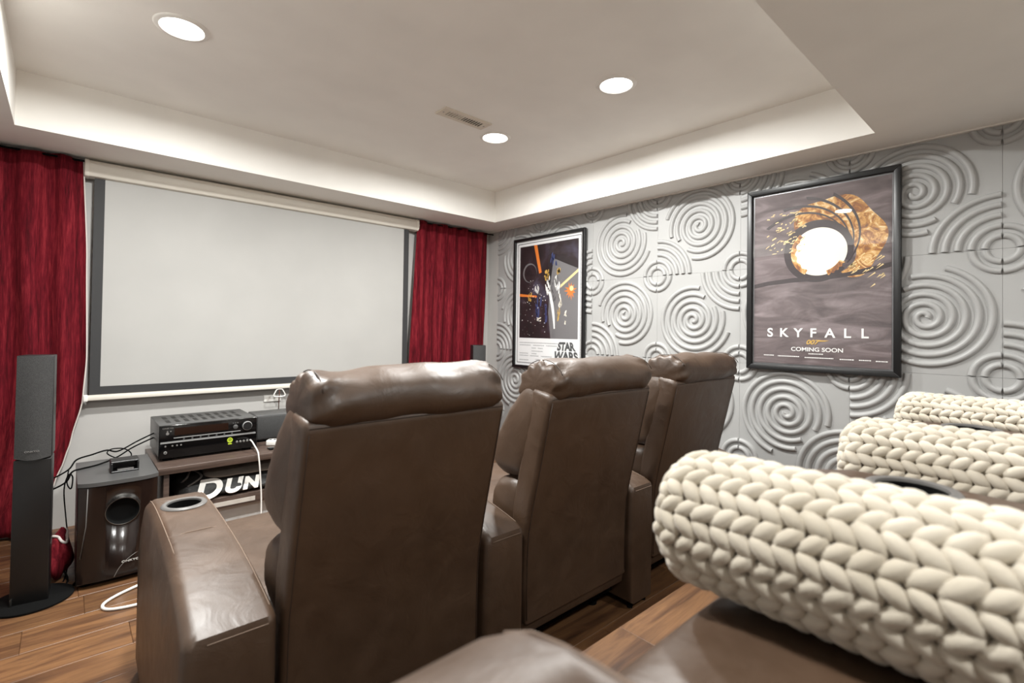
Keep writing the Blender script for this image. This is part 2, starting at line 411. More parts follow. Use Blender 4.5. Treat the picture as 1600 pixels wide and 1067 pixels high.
def tile_raw():
    """local x right, y up, z towards the room; large arcs in the lower right corner"""
    V = []; F = []
    def add(vf):
        o = len(V); V.extend(vf[0]); F.extend(tuple(i+o for i in f) for f in vf[1])
    h = TS/2; e = 0.0005; d = 0.012
    base = [(-h+e, -h+e), (h-e, -h+e), (h-e, h-e), (-h+e, h-e)]; b2 = [(x*1.0, y) for x, y in base]
    o = len(V); V.extend([(x, y, -d) for x, y in base]); V.extend([(x, y, 0) for x, y in b2])
    F.extend([(o+4, o+5, o+6, o+7)] + [(o+k, o+(k+1) % 4, o+4+(k+1) % 4, o+4+k) for k in range(4)])
    g = 0.004
    def corner(sx, sy, radii):
        c = (sx*h, sy*h); am = {(1, -1): (PI/2, PI), (-1, -1): (0, PI/2), (-1, 1): (-PI/2, 0), (1, 1): (PI, 1.5*PI)}[(sx, sy)]
        for r in radii:
            da = g/r; add(ridge_data(arc_pts(c, r, am[0]+da, am[1]-da, max(8, int(r*80))), 0.031, RH))
    for s in ((-1, -1), (-1, 1), (1, 1)): corner(*s, (0.060, 0.105))
    corner(1, -1, (0.060, 0.108, 0.156, 0.204, 0.252))
    # spiral, centre pushed away from the large arcs
    sc = Vector((-0.022, 0.018)); pitch_ = 0.047; runs = []; cur = []
    th = 0.9; th1 = 2*PI*5.35
    while th < th1:
        r = pitch_*th/(2*PI) + 0.004; a = th+2.2
        p = sc+Vector((math.cos(a), math.sin(a)))*r
        ok = abs(p.x) < h-0.02 and abs(p.y) < h-0.02
        if (p-Vector((h, -h))).length < 0.290: ok = False
        for s in ((-1, -1), (-1, 1), (1, 1)):
            if (p-Vector((s[0]*h, s[1]*h))).length < 0.140: ok = False
        if ok: cur.append((p.x, p.y))
        else:
            if len(cur) > 4: runs.append(cur)
            cur = []
        th += min(0.22, 0.006/max(r, 0.02)*1.6)
    if len(cur) > 4: runs.append(cur)
    for r in runs:
        if len(r) > 5: add(ridge_data(r, 0.031, RH))
    return V, F
TV, TF = tile_raw()
def tile_mesh(rot, zlo=None, zhi=None):
    """rotated copy as mesh; optional clip in local y"""
    me = bpy.data.meshes.new('relief_tile'); ca, sa = round(math.cos(rot)), round(math.sin(rot))
    me.from_pydata([(x*ca-y*sa, x*sa+y*ca, z) for x, y, z in TV], [], TF)
    bm = bmesh.new(); bm.from_mesh(me); bmesh.ops.recalc_face_normals(bm, faces=bm.faces)
    for lim, nrm in ((zlo, (0, -1, 0)), (zhi, (0, 1, 0))):
        if lim is not None:
            bmesh.ops.bisect_plane(bm, geom=list(bm.verts)+list(bm.edges)+list(bm.faces), plane_co=(0, lim, 0), plane_no=nrm, clear_outer=True)
    a = math.radians(40)
    for f in bm.faces: f.smooth = True
    for ed in bm.edges:
        if len(ed.link_faces) == 2 and ed.calc_face_angle() > a: ed.smooth = False
    bm.to_mesh(me); bm.free(); me.materials.append(M['tile']); return me
ZT = ZS+0.02
cache = {}
ROT = {'br': 0, 'tr': PI/2, 'tl': PI, 'bl': 1.5*PI}
def get_tile(c, j):
    lo = hi = None
    zc = ZT-(j+0.5)*TS
    if j == 0: hi = ZS-0.0005-zc
    if j == 3: lo = 0.001-zc
    key = (c, j if j in (0, 3) else 1)
    if key not in cache: cache[key] = tile_mesh(ROT[c], lo, hi)
    return cache[key]
LAY = {(-1, 0): 'tl', (-1, 1): 'bl', (-1, 2): 'br', (0, 0): 'br', (0, 1): 'tr', (0, 2): 'tl', (1, 0): 'tr', (1, 1): 'bl', (1, 2): 'tr',
       (2, 0): 'bl', (2, 1): 'tr', (2, 2): 'bl', (3, 0): 'tl', (3, 1): 'br', (3, 2): 'br', (4, 0): 'br', (4, 1): 'tl', (4, 2): 'tl',
       (5, 0): 'tr', (5, 1): 'bl', (5, 2): 'br'}
Y0 = -0.7583
RW = Matrix(((0, 0, -1, 0), (-1, 0, 0, 0), (0, 1, 0, 0), (0, 0, 0, 1)))   # x -> -Y, y -> Z, z -> -X
LW = Matrix(((0, 0, 1, 0), (1, 0, 0, 0), (0, 1, 0, 0), (0, 0, 0, 1)))     # x -> +Y, y -> Z, z -> +X
for j in range(4):
    for k in range(-1, 6):
        c = LAY.get((k, j), ['br', 'tl', 'tr', 'bl'][(k*7+j*3) % 4])
        o = bpy.data.objects.new('tile', get_tile(c, j)); COL.objects.link(o); o.parent = wr
        o.matrix_world = Matrix.Translation((0.0, Y0-(k+0.5)*TS, ZT-(j+0.5)*TS)) @ RW
    for k in range(0, 7):
        c = ['br', 'tl', 'tr', 'bl'][(k*5+j*3) % 4]
        o = bpy.data.objects.new('tile', get_tile(c, j)); COL.objects.link(o); o.parent = wl
        o.matrix_world = Matrix.Translation((XL, -0.30-(k+0.5)*TS, ZT-(j+0.5)*TS)) @ LW

# ------------------------------------------------------------------ ceiling lights, register, detector
def downlight(x, y, label, z=ZC, power=LAMP_W):
    t = empty('recessed_light', (x, y, z)); tag(t, label, 'ceiling light', 'recessed ceiling lights')
    lathe('trim_ring', [(0.078, -0.002), (0.083, -0.008), (0.098, -0.006), (0.104, 0.0), (0.104, 0.002), (0.076, 0.002)], 'white', t, 40)
    lathe('diffuser', [(0.0, -0.0035), (0.05, -0.0035), (0.077, -0.003), (0.0775, 0.001), (0.0, 0.001)], 'lamp', t, 40)
    ld = bpy.data.lights.new('lamp_light', 'AREA'); ld.shape = 'DISK'; ld.size = 0.14; ld.energy = power; ld.spread = math.radians(174); ld.color = (0.985, 0.985, 0.955)
    lo = bpy.data.objects.new('lamp_light', ld); COL.objects.link(lo); lo.parent = t; lo.location = (0, 0, -0.012)
    return t
downlight(-2.872, -1.428, 'round recessed ceiling light above the left end of the projector screen')
downlight(-1.134, -1.438, 'round recessed ceiling light beside the slotted air register')
downlight(-1.138, -2.408, 'round recessed ceiling light nearest the large poster and bulkhead edge')
downlight(-2.872, -2.408, 'round recessed ceiling light over the left arm of the front recliners')
downlight(-2.9, -4.55, 'unseen fill light added in the low ceiling behind the back recliners, left', ZS, FILL_W)  # this pair of fill lamps is added out of view to brighten the room
downlight(-1.1, -4.55, 'unseen fill light added in the low ceiling behind the back recliners, right', ZS, FILL_W)
t = empty('air_register', (-1.46, -1.537, ZC)); tag(t, 'ivory slotted air register in the tray ceiling', 'vent')
box('backing', (-0.13, -0.028, -0.003), (0.13, 0.028, -0.001), 'slot', t)
bm = bmesh.new()
for lo, hi in (((-0.17, -0.055, -0.008), (0.17, -0.028, 0)), ((-0.17, 0.028, -0.008), (0.17, 0.055, 0)), ((-0.17, -0.028, -0.008), (-0.128, 0.028, 0)), ((0.128, -0.028, -0.008), (0.17, 0.028, 0))):
    add_box(bm, lo, hi)
bm_obj('face_plate', bm, 'vent_white', t)
for k in range(15):
    x = -0.128+k*0.256/14
    tilt = 0.0015 if k < 7 else -0.0015
    hexa('slat', [(x-0.003-tilt, -0.028, -0.003), (x+0.003-tilt, -0.028, -0.003), (x+0.003-tilt, 0.028, -0.003), (x-0.003-tilt, 0.028, -0.003),
                  (x-0.0035+tilt, -0.028, -0.0085), (x+0.0035+tilt, -0.028, -0.0085), (x+0.0035+tilt, 0.028, -0.0085), (x-0.0035+tilt, 0.028, -0.0085)], 'vent_white', t)
for x in (-0.149, 0.149): lathe('screw', [(0, -0.0105), (0.005, -0.010), (0.006, -0.008), (0.006, -0.007)], 'silver', t, 10, (x, 0, 0))
t = empty('smoke_detector', (-1.86, -2.81, ZC)); tag(t, 'white round smoke detector at the top edge of the ceiling', 'smoke detector')
lathe('body', [(0, -0.034), (0.03, -0.034), (0.05, -0.028), (0.06, -0.014), (0.062, 0), (0, 0)], 'white', t, 36)
lathe('vent_ring', [(0.034, -0.036), (0.044, -0.034), (0.044, -0.03), (0.034, -0.03)], 'trim', t, 36)

# ------------------------------------------------------------------ projector screen
SX0, SX1, SZ0, SZ1 = -3.1036, -0.9663, 0.776, 2.085
t = empty('projector_screen', (0, 0, 0)); tag(t, 'large white pull-down projector screen with black border on the front wall', 'projector screen')
prof = [(-0.018, 2.075), (-0.018, 2.165), (-0.035, 2.176), (-0.075, 2.176), (-0.098, 2.165), (-0.104, 2.15), (-0.100, 2.136), (-0.104, 2.122), (-0.098, 2.095), (-0.085, 2.080), (-0.06, 2.075)]
extrude_round('case', prof, -3.130, -0.905, 0.003, 'housing', t, 2, 30)
for x0, x1 in ((-3.150, -3.129), (-0.906, -0.886)):
    extrude_round('end_cap', [(a*1.04+0.0, (b-2.125)*1.06+2.125) for a, b in prof], x0, x1, 0.003, 'housing', t, 2, 30)
box('canvas', (SX0+0.05, -0.0615, SZ0+0.05), (SX1-0.05, -0.0600, SZ1), 'screen', t)
box('border', (SX0, -0.062, SZ0), (SX0+0.05, -0.0595, SZ1), 'screen_black', t)
box('border', (SX1-0.05, -0.062, SZ0), (SX1, -0.0595, SZ1), 'screen_black', t)
box('border', (SX0+0.05, -0.062, SZ0), (SX1-0.05, -0.0595, SZ0+0.05), 'screen_black', t)
br = extrude_round('bottom_bar', [(a, b-0.038) for a, b in [(-0.074, 0.784), (-0.078, 0.797), (-0.074, 0.811), (-0.062, 0.815), (-0.05, 0.811), (-0.046, 0.797), (-0.05, 0.784), (-0.062, 0.780)]], -3.122, -0.95, 0.003, 'housing', t, 2, 40)
for x0, x1 in ((-3.130, -3.109), (-0.965, -0.944)):
    box('bar_cap', (x0, -0.080, 0.740), (x1, -0.044, 0.779), 'white', br, 0.004)
h = catmull([(a, b, c-0.038) for a, b, c in [(-2.07, -0.066, 0.728), (-2.055, -0.066, 0.765), (-2.046, -0.066, 0.776), (-2.03, -0.066, 0.778), (-2.014, -0.066, 0.776), (-2.005, -0.066, 0.765), (-1.99, -0.066, 0.728), (-2.03, -0.066, 0.722)]], 4, True)
tube('pull_handle', h, 0.0045, 'white', t, 8, True)
tube('pull_cord', [(-2.03, -0.066, 0.734), (-2.032, -0.066, 0.68), (-2.035, -0.066, 0.58)], 0.0035, 'brown_cord', t)

# ------------------------------------------------------------------ curtains
def curtain(name, label, xl, xr, z0, z1, n, seedv, y0=-0.075, A=0.03, gather=0.0):
    t = empty(name, ((xl(1)+xr(1))/2, y0, z0)); tag(t, label, 'curtain', 'red curtains')
    NU, NV = n*14, 60; V = []; F = []
    for j in range(NV+1):
        v = j/NV; z = z0+(z1-z0)*v; a, b = xl(z), xr(z)
        for i in range(NU+1):
            u = i/NU
            ph = 2*PI*n*(u+0.05*math.sin(5*u+seedv)+0.012*math.sin(3*v*PI+u*9+seedv))
            amp = A*(0.75+0.45*noise.noise(Vector((u*6, v*1.5, seedv))))*(0.55+0.45*(1-v)**0.5+0.15)
            s = math.sin(ph); s = math.copysign(abs(s)**0.8, s)
            y = y0 - amp*s - 0.010*noise.noise(Vector((u*14, v*3, seedv+4)))
            y = min(y, -0.016)
            zz = z + (0.007*math.cos(ph*0.5) if j == NV else 0)
            V.append((a+(b-a)*u-t.location.x, y-y0, zz-z0))
    for j in range(NV):
        for i in range(NU): F.append((j*(NU+1)+i, j*(NU+1)+i+1, (j+1)*(NU+1)+i+1, (j+1)*(NU+1)+i))
    o = mesh_obj('drape', V, F, 'curtain', t, True)
    sd = o.modifiers.new('thick', 'SOLIDIFY'); sd.thickness = 0.003; sd.offset = 0
    # stitched side hem
    tube('side_hem', [Vector(V[j*(NU+1)+(NU if seedv < 3 else 0)]) for j in range(0, NV+1)], 0.0035, 'hemwhite' if seedv < 3 else 'curtain', t)
    return t
def interp(tab):
    def f(z):
        if z <= tab[0][0]: return tab[0][1]
        for (a, b), (c, d) in zip(tab, tab[1:]):
            if z <= c:
                k = (z-a)/(c-a); k = k*k*(3-2*k)*0.5+k*0.5; return b+(d-b)*k
        return tab[-1][1]
    return f
lc = curtain('curtain', 'tall red curtain at the left of the screen behind the tower speaker', lambda z: XL+0.03,
             interp([(0.0, -3.32), (0.12, -3.30), (0.29, -3.243), (0.41, -3.205), (0.518, -3.179), (0.75, -3.132), (1.0, -3.119), (1.6, -3.130), (2.17, -3.154)]), 0.02, 2.172, 5, 1.0, A=0.034)
curtain('curtain', 'red curtain in the corner at the right of the screen', interp([(0.0, -0.955), (0.88, -0.945), (2.17, -0.880)]), interp([(0, -0.10), (1.0, -0.10), (2.17, -0.075)]), 0.02, 2.172, 6, 5.0, A=0.022)
# bunched hem of the left curtain beside the subwoofer
V = []; F = []; NU, NV = 30, 22
for j in range(NV+1):
    v = j/NV
    for i in range(NU+1):
        u = i/NU; a = 2*PI*u
        r = 0.085*math.sin(PI*min(1, 0.12+v*0.88))**0.6*(1+0.25*math.sin(3*a+v*5)+0.2*noise.noise(Vector((math.cos(a)*2, math.sin(a)*2, v*3))))
        V.append((-3.222+0.55*r*math.cos(a)+0.01*v, -0.74+1.2*r*math.sin(a), 0.01+0.20*v+0.02*math.sin(2*a)*v))
for j in range(NV):
    for i in range(NU): F.append((j*(NU+1)+i, j*(NU+1)+i+1, (j+1)*(NU+1)+i+1, (j+1)*(NU+1)+i))
hb = mesh_obj('bunched_hem', [Vector(v)-lc.location for v in V], F, 'curtain', lc, True)
top = [Vector(V[(NV-3)*(NU+1)+i])+Vector((0, 0, 0.004))-lc.location for i in range(NU)]
tube('hem_edge', top, 0.006, 'hemwhite', hb, 6, True)
rod = tube('curtain_rod', [(XL+0.002, -0.072, 2.163), (-0.002, -0.072, 2.163)], 0.006, 'matte_black', None, 8)
tag(rod, 'thin black curtain rod threaded through the curtain tops under the bulkhead', 'curtain rod')

# ------------------------------------------------------------------ tower speakers
def tower(label):
    t = empty('tower_speaker'); tag(t, label, 'speaker', 'tower speakers')
    lathe('base', [(0, 0), (0.130, 0.0), (0.140, 0.004), (0.140, 0.010), (0.133, 0.014), (0, 0.014)], 'matte_black', t, 56, sx=1.0, sy=0.95)
    hexa('cabinet', [(-0.062, -0.045, 0.012), (0.062, -0.045, 0.012), (0.05, 0.07, 0.012), (-0.05, 0.07, 0.012),
                     (-0.060, -0.045, 0.632), (0.060, -0.045, 0.632), (0.05, 0.07, 0.632), (-0.05, 0.07, 0.632)], 'black_wood', t, 0.005)
    u = hexa('upper_cabinet', [(-0.060, -0.038, 0.640), (0.060, -0.038, 0.640), (0.052, 0.07, 0.640), (-0.052, 0.07, 0.640),
                     (-0.060, -0.036, 1.082), (0.060, -0.036, 1.082), (0.052, 0.06, 1.082), (-0.052, 0.06, 1.082)], 'black', t, 0.004)
    V = []; F = []; NZ, NX = 16, 8
    for j in range(NZ+1):
        z = 0.640+0.438*j/NZ
        for i in range(NX+1):
            x = -0.058+0.116*i/NX; V.append((x, -0.046-0.014*math.cos(x/0.058*PI/2)*(1-0.6*j/NZ)+0.006*j/NZ, z-(0.010*math.cos(x/0.058*PI/2) if j == 0 else 0)))
    for j in range(NZ):
        for i in range(NX): F.append((j*(NX+1)+i, j*(NX+1)+i+1, (j+1)*(NX+1)+i+1, (j+1)*(NX+1)+i))
    n0 = len(V)
    V += [(v[0], -0.036, v[2]) for v in V[:n0]]
    def ix(j, i, b=0): return b*n0+j*(NX+1)+i
    for j in range(NZ):
        F.append((ix(j, 0), ix(j+1, 0), ix(j+1, 0, 1), ix(j, 0, 1))); F.append((ix(j, NX), ix(j, NX, 1), ix(j+1, NX, 1), ix(j+1, NX)))
    for i in range(NX):
        F.append((ix(0, i), ix(0, i, 1), ix(0, i+1, 1), ix(0, i+1))); F.append((ix(NZ, i), ix(NZ, i+1), ix(NZ, i+1, 1), ix(NZ, i, 1)))
    g = mesh_obj('grille', V, F, 'grille', t, False); autosmooth(g, 40)
    text('maker_name', 'ONKYO', 0.010, 'jack', g, at(0.0, -0.0605, 0.668), 0.0006, sx=1.3)
    lathe('spike', [(0, 0.0), (0.004, 0.004), (0.004, 0.03), (0, 0.03)], 'silver', t, 8, (-0.055, -0.048, 0.012))
    return t
tw = tower('black tower speaker with round base in front of the left curtain')
tw.location = (-3.302, -0.958, 0); tw.rotation_euler = (0, 0, math.radians(-9)); tw.scale = (1, 1, 0.982)
t2 = copy_tree(tw); t2.location = (-0.49, -0.47, 0); t2.rotation_euler = (0, 0, math.radians(-18))
t2['label'] = 'black tower speaker in the right corner showing above the leftmost recliner'

# ------------------------------------------------------------------ subwoofer with dock
t = empty('subwoofer', (-3.012, -0.755, 0)); t.scale = (1, 1, 0.96); tag(t, 'dark glossy subwoofer box with round front port beside the media stand', 'subwoofer')
X0, X1, Yf, Yk = -0.148, 0.147, -0.225, 0.235
for x in (-0.115, 0.115):
    for y in (-0.18, 0.19): lathe('foot', [(0, 0), (0.018, 0), (0.02, 0.022), (0, 0.022)], 'matte_black', t, 14, (x, y, 0))
box('cabinet', (X0, Yf, 0.02), (X1, Yk, 0.482), 'black_wood', t, 0.004)
def bowed(nm, x0, x1, z0, z1, y, bow, th, mat, parent, hole=None):
    V = []; F = []; NX = 24
    for k in range(NX+1):
        x = x0+(x1-x0)*k/NX; q = (x-(x0+x1)/2)/((x1-x0)/2); yy = y-bow*(1-abs(q)**4)
        V += [(x, yy, z0), (x, yy, z1), (x, y+th, z1), (x, y+th, z0)]
    for k in range(NX):
        for i in range(4): F.append((k*4+i, k*4+(i+1) % 4, (k+1)*4+(i+1) % 4, (k+1)*4+i))
    F.append((0, 1, 2, 3)); F.append(tuple(NX*4+i for i in range(4)))
    return autosmooth(mesh_obj(nm, V, F, mat, parent), 35)
def cut(o, cutter):
    bo = o.modifiers.new('b', 'BOOLEAN'); bo.object = cutter; bo.operation = 'DIFFERENCE'; bo.solver = 'EXACT'
    dg = bpy.context.evaluated_depsgraph_get(); dg.update(); old = o.data
    me = bpy.data.meshes.new_from_object(o.evaluated_get(dg)); me.name = old.name; o.modifiers.clear(); o.data = me
    mt = old.materials[0]; me.materials.clear(); me.materials.append(mt)
    for p in me.polygons: p.material_index = 0
    bpy.data.objects.remove(cutter)
fp = bowed('front_panel', X0+0.002, X1-0.002, 0.03, 0.478, Yf, 0.026, 0.004, 'subfront', t)
fp.parent = None
cut(fp, lathe('cutter', [(0, -0.04), (0.0615, -0.04), (0.0615, 0.04), (0, 0.04)], 'matte_black', None, 48, (0.012, Yf-0.0262, 0.345), 'y')); fp.parent = t
tp = bowed('top_plate', X0-0.002, X1+0.002, 0.482, 0.500, Yf, 0.032, 0.46, 'dgrey', t)
lathe('port_ring', [(0.0615, 0.000), (0.063, 0.003), (0.0645, 0.003), (0.066, -0.004), (0.0615, -0.004)], 'silver', fp, 40, (0.012, Yf-0.0262, 0.345), 'y')
lathe('port_tube', [(0.0, -0.024), (0.045, -0.024), (0.054, -0.018), (0.0600, -0.002), (0.0612, 0.0005), (0.0612, -0.0255), (0, -0.0255)], 'matte_black', fp, 40, (0.012, Yf-0.0262, 0.345), 'y')
text('maker_name', 'ONKYO', 0.013, 'white', fp, at(0.045, Yf-0.0264, 0.098), 0.0008, sx=1.4)
tube('swoosh', catmull([(-0.015, Yf-0.0265, 0.034), (0.005, Yf-0.0265, 0.075), (0.04, Yf-0.0265, 0.113), (0.09, Yf-0.0205, 0.140), (0.14, Yf-0.008, 0.152)], 6), 0.0012, 'jack', fp, 5)
tube('corner_strip', [(X0+0.034, Yf-0.0175, 0.475), (X0+0.030, Yf-0.017, 0.30), (X0+0.012, Yf-0.0115, 0.15)], 0.002, 'cup_grey', fp, 6)
t = empty('docking_unit', (-2.985, -0.82, 0.48)); tag(t, 'small black dock box on top of the subwoofer', 'dock')
bm = bmesh.new()
for lo, hi in (((-0.055, -0.05, 0), (0.055, 0.05, 0.008)), ((-0.055, -0.05, 0.046), (0.055, 0.05, 0.054)), ((-0.055, -0.05, 0.008), (-0.047, 0.05, 0.046)), ((0.047, -0.05, 0.008), (0.055, 0.05, 0.046)), ((-0.047, 0.02, 0.008), (0.047, 0.05, 0.046))):
    add_box(bm, lo, hi, 0.002, 1)
bm_obj('shell', bm, 'black', t)
box('inner_tray', (-0.03, -0.045, 0.0085), (0.035, 0.018, 0.014), 'cup_grey', t, 0.002)

# ------------------------------------------------------------------ media stand and what is on it
SL, SR, SF, SB, ST = -2.845, -1.25, -0.80, -0.24, 0.452
t = empty('media_stand', ((SL+SR)/2, SB, 0)); tag(t, 'low dark walnut media stand with open shelf under the screen', 'media stand')
def rel(p): return (p[0]-t.location.x, p[1]-t.location.y, p[2])
box('top_board', rel((SL, SF, ST-0.036)), rel((SR, SB, ST)), 'stand', t, 0.002)
for x0 in (SL+0.028, SR-0.053): box('side_panel', rel((x0, SF+0.02, 0.0)), rel((x0+0.025, SB, ST-0.036)), 'stand', t, 0.001)
box('back_panel', rel((SL+0.05, SB-0.012, 0.18)), rel((SR-0.05, SB, ST-0.036)), 'matte_black', t)
sh = box('lower_shelf', rel((SL+0.053, SF+0.03, 0.170)), rel((SR-0.053, SB-0.012, 0.232)), 'stand', t, 0.001)
box('metal_plate', rel((-2.68, SF+0.0265, 0.184)), rel((-2.37, SF+0.0305, 0.208)), 'cup_pale', sh)
box('kick_panel', rel((SL+0.053, SF+0.09, 0.0)), rel((SR-0.053, SF+0.105, 0.170)), 'kick', t)

t = empty('av_receiver', (-2.581, -0.46, ST)); tag(t, 'black audio receiver with silver trim lines on the media stand', 'receiver')
W2, Hh = 0.246, 0.196
box('body', (-W2+0.003, -0.17, 0.02), (W2-0.003, 0.20, Hh), 'dgrey', t, 0.003)
fa = box('front_panel', (-W2, -0.19, 0.016), (W2, -0.17, Hh), 'gloss', t, 0.003)
for x in (-0.2, 0.2):
    for y in (-0.15, 0.16): lathe('foot', [(0, 0), (0.024, 0), (0.026, 0.02), (0, 0.02)], 'matte_black', t, 14, (x, y, 0))
yF = -0.1902
box('display', (-0.175, yF-0.001, 0.138), (0.09, yF+0.003, 0.178), 'display', fa)
for z0, z1, a, b in ((0.122, 0.126, -0.178, 0.155), (0.098, 0.1025, -0.238, 0.238), (0.104, 0.107, -0.238, 0.238)):
    box('trim_strip', (a, yF-0.002, z0), (b, yF+0.002, z1), 'trim_pale', fa)
kb = lathe('volume_knob', [(0, 0.022), (0.022, 0.022), (0.025, 0.019), (0.026, 0.0), (0.029, 0.0), (0.029, -0.002)], 'black', fa, 36, (0.188, yF, 0.152), 'y')
lathe('knob_ring', [(0.0235, 0.0212), (0.026, 0.0185), (0.0268, 0.016), (0.0255, 0.016)], 'trim_pale', kb, 36, (0.188, yF, 0.152), 'y')
lathe('cursor_pad', [(0, 0.006), (0.010, 0.006), (0.013, 0.004), (0.013, 0)], 'dgrey', fa, 24, (0.128, yF, 0.150), 'y')
for k in range(3): box('mode_button', (0.112+k*0.012, yF-0.003, 0.170), (0.119+k*0.012, yF+0.002, 0.175), 'dgrey', fa)
text('maker_name', 'ONKYO', 0.011, 'jack', fa, at(-0.205, yF-0.0008, 0.180), 0.0006, sx=1.25)
lathe('power_button', [(0, 0.004), (0.007, 0.004), (0.008, 0.002), (0.008, 0)], 'jack', fa, 20, (-0.207, yF, 0.151), 'y')
for dx in (0, 0.015): lathe('indicator', [(0, 0.002), (0.0035, 0.002), (0.004, 0)], 'jack', fa, 12, (-0.207+dx, yF, 0.163), 'y')
for k in range(7): lathe('input_button', [(0, 0.003), (0.0045, 0.003), (0.005, 0)], 'dgrey', fa, 12, (-0.13+k*0.04, yF, 0.114), 'y')
for x in (-0.215, -0.183, -0.162, -0.143): lathe('small_button', [(0, 0.003), (0.004, 0.003), (0.005, 0)], 'jack', fa, 12, (x, yF, 0.082), 'y')
lathe('headphone_jack', [(0.003, 0.001), (0.004, 0.004), (0.008, 0.003), (0.0085, 0)], 'jack', fa, 18, (-0.215, yF, 0.048), 'y')
lathe('round_sticker', [(0, 0.0012), (0.0145, 0.0012), (0.015, 0)], 'green', fa, 28, (0.100, yF, 0.075), 'y')
lathe('sticker_ring', [(0.0045, 0.0018), (0.007, 0.0018), (0.007, 0.001), (0.0045, 0.001)], 'gloss', fa, 20, (0.100, yF, 0.078), 'y')
box('sticker_tab', (0.090, yF-0.001, 0.050), (0.110, yF+0.001, 0.057), 'green', fa)
for k in range(5): lathe('input_jack', [(0.002, 0.002), (0.003, 0.005), (0.006, 0.004), (0.0065, 0)], 'jack', fa, 14, (0.137+k*0.0185, yF, 0.060), 'y')
for k in range(9):
    for r_ in range(2): box('vent_slot', (-0.2+k*0.045, -0.1+r_*0.13, Hh-0.0008), (-0.178+k*0.045, 0.0+r_*0.13, Hh+0.0003), 'black', t)

t = empty('center_speaker', (-2.075, -0.40, ST)); tag(t, 'dark grey center speaker bar on the stand right of the receiver', 'speaker')
box('cabinet', (-0.22, -0.07, 0.012), (0.22, 0.12, 0.176), 'dgrey', t, 0.008)
box('grille', (-0.212, -0.080, 0.020), (0.212, -0.0695, 0.166), 'grille', t, 0.004)
box('plinth', (-0.2, -0.06, 0.0), (0.2, 0.11, 0.012), 'matte_black', t)
t = empty('power_strip', (-2.215, -0.60, ST)); tag(t, 'white plug adapter box on the stand beside the receiver', 'adapter')
t.rotation_euler = (0, 0, math.radians(-35))
box('body', (-0.045, -0.03, 0.0), (0.045, 0.03, 0.034), 'white', t, 0.006)
for k in range(3): box('socket', (-0.034+k*0.026, -0.014, 0.0335), (-0.018+k*0.026, 0.008, 0.0347), 'matte_black', t)
o = box('remote_card', (-2.285, -0.735, ST), (-2.21, -0.68, ST+0.010), 'gloss', None, 0.002); tag(o, 'small flat black box in front of the white adapter', 'box')
t = empty('outlet_plate', (-2.06, 0, 0.665)); tag(t, 'white outlet plate on the front wall behind the screen handle', 'outlet')
box('plate', (-0.06, -0.008, -0.022), (0.06, 0.0, 0.028), 'white', t, 0.003)
for x in (-0.028, 0.028): box('socket', (x-0.015, -0.0095, -0.012), (x+0.015, -0.0075, 0.016), 'trim', t, 0.002)

# bag on the lower shelf
t = empty('duffel_bag', (-2.50, -0.535, 0.232)); tag(t, 'crumpled black bag with big white letters on the media stand shelf', 'bag')
prof = [(-0.21, 0.012), (-0.225, 0.03), (-0.20, 0.07), (-0.13, 0.125), (-0.03, 0.150), (0.1, 0.14), (0.19, 0.10), (0.21, 0.03), (0.18, 0.006), (0.0, 0.004), (-0.15, 0.004)]
cushion('bag_body', prof, -0.25, 0.36, 0.09, 'bag', t, 4, 26, 0.014, 9, 0.0, 2, 0.01)
prof2 = [(-0.185, 0.105), (-0.19, 0.122), (-0.10, 0.160), (0.02, 0.176), (0.1, 0.165), (0.06, 0.15), (-0.04, 0.140)]
cushion('top_flap', prof2, -0.12, 0.40, 0.07, 'bag_grey', t, 4, 22, 0.012, 11, 0.0, 5)
SLOPE = Matrix.Rotation(math.radians(52), 4, 'X')
for ch, x, s in (('D', -0.115, 0.155), ('U', 0.010, 0.11), ('N', 0.105, 0.095)):
    text('letter', ch, s, 'white', t, Matrix.Translation((x, -0.216, 0.050)) @ SLOPE, 0.004, sx=1.1, shear=0.3, bold=0.006)
tube('strap', catmull([(-0.24, -0.10, 0.07), (-0.20, -0.15, 0.12), (-0.17, -0.10, 0.15), (-0.13, -0.16, 0.12), (-0.2, -0.18, 0.08)], 6), 0.006, 'cup_grey', t, 6)

# cables
def cable(label, pts, r, mat, name='cable', n=8, off=(0, -0.11, -0.022)):
    pts = [(a+off[0], b+off[1], max(c+off[2], r+0.0005)) for a, b, c in pts]
    o = tube(name, catmull(pts, n), r, mat, None, 6); tag(o, label, 'cable'); return o
cable('white charging cable hanging from the front of the receiver', [(-2.374, -0.655, 0.513), (-2.373, -0.69, 0.512), (-2.371, -0.745, 0.494), (-2.369, -0.80, 0.472), (-2.367, -0.818, 0.44), (-2.360, -0.824, 0.35), (-2.352, -0.828, 0.20), (-2.36, -0.85, 0.04), (-2.40, -0.92, 0.006), (-2.5, -1.04, 0.006)], 0.0042, 'white', 'charging_cable', off=(0, 0, 0))
cable('white cable looping on the floor beside the subwoofer', [(-2.72, -0.86, 0.006), (-2.80, -0.95, 0.006), (-2.93, -0.99, 0.006), (-3.03, -1.045, 0.006), (-3.075, -1.10, 0.006), (-3.06, -1.155, 0.006), (-2.98, -1.185, 0.006), (-2.85, -1.19, 0.006), (-2.75, -1.2, 0.006)], 0.0065, 'white', 'floor_cable')
cable('upper black speaker cable sagging from the receiver to the left curtain', [(-2.81, -0.30, 0.60), (-2.90, -0.33, 0.565), (-2.99, -0.40, 0.535), (-3.04, -0.44, 0.555), (-3.10, -0.46, 0.545), (-3.16, -0.47, 0.53), (-3.19, -0.49, 0.49), (-3.25, -0.42, 0.44), (-3.33, -0.35, 0.40)], 0.004, 'matte_black', 'speaker_cable')
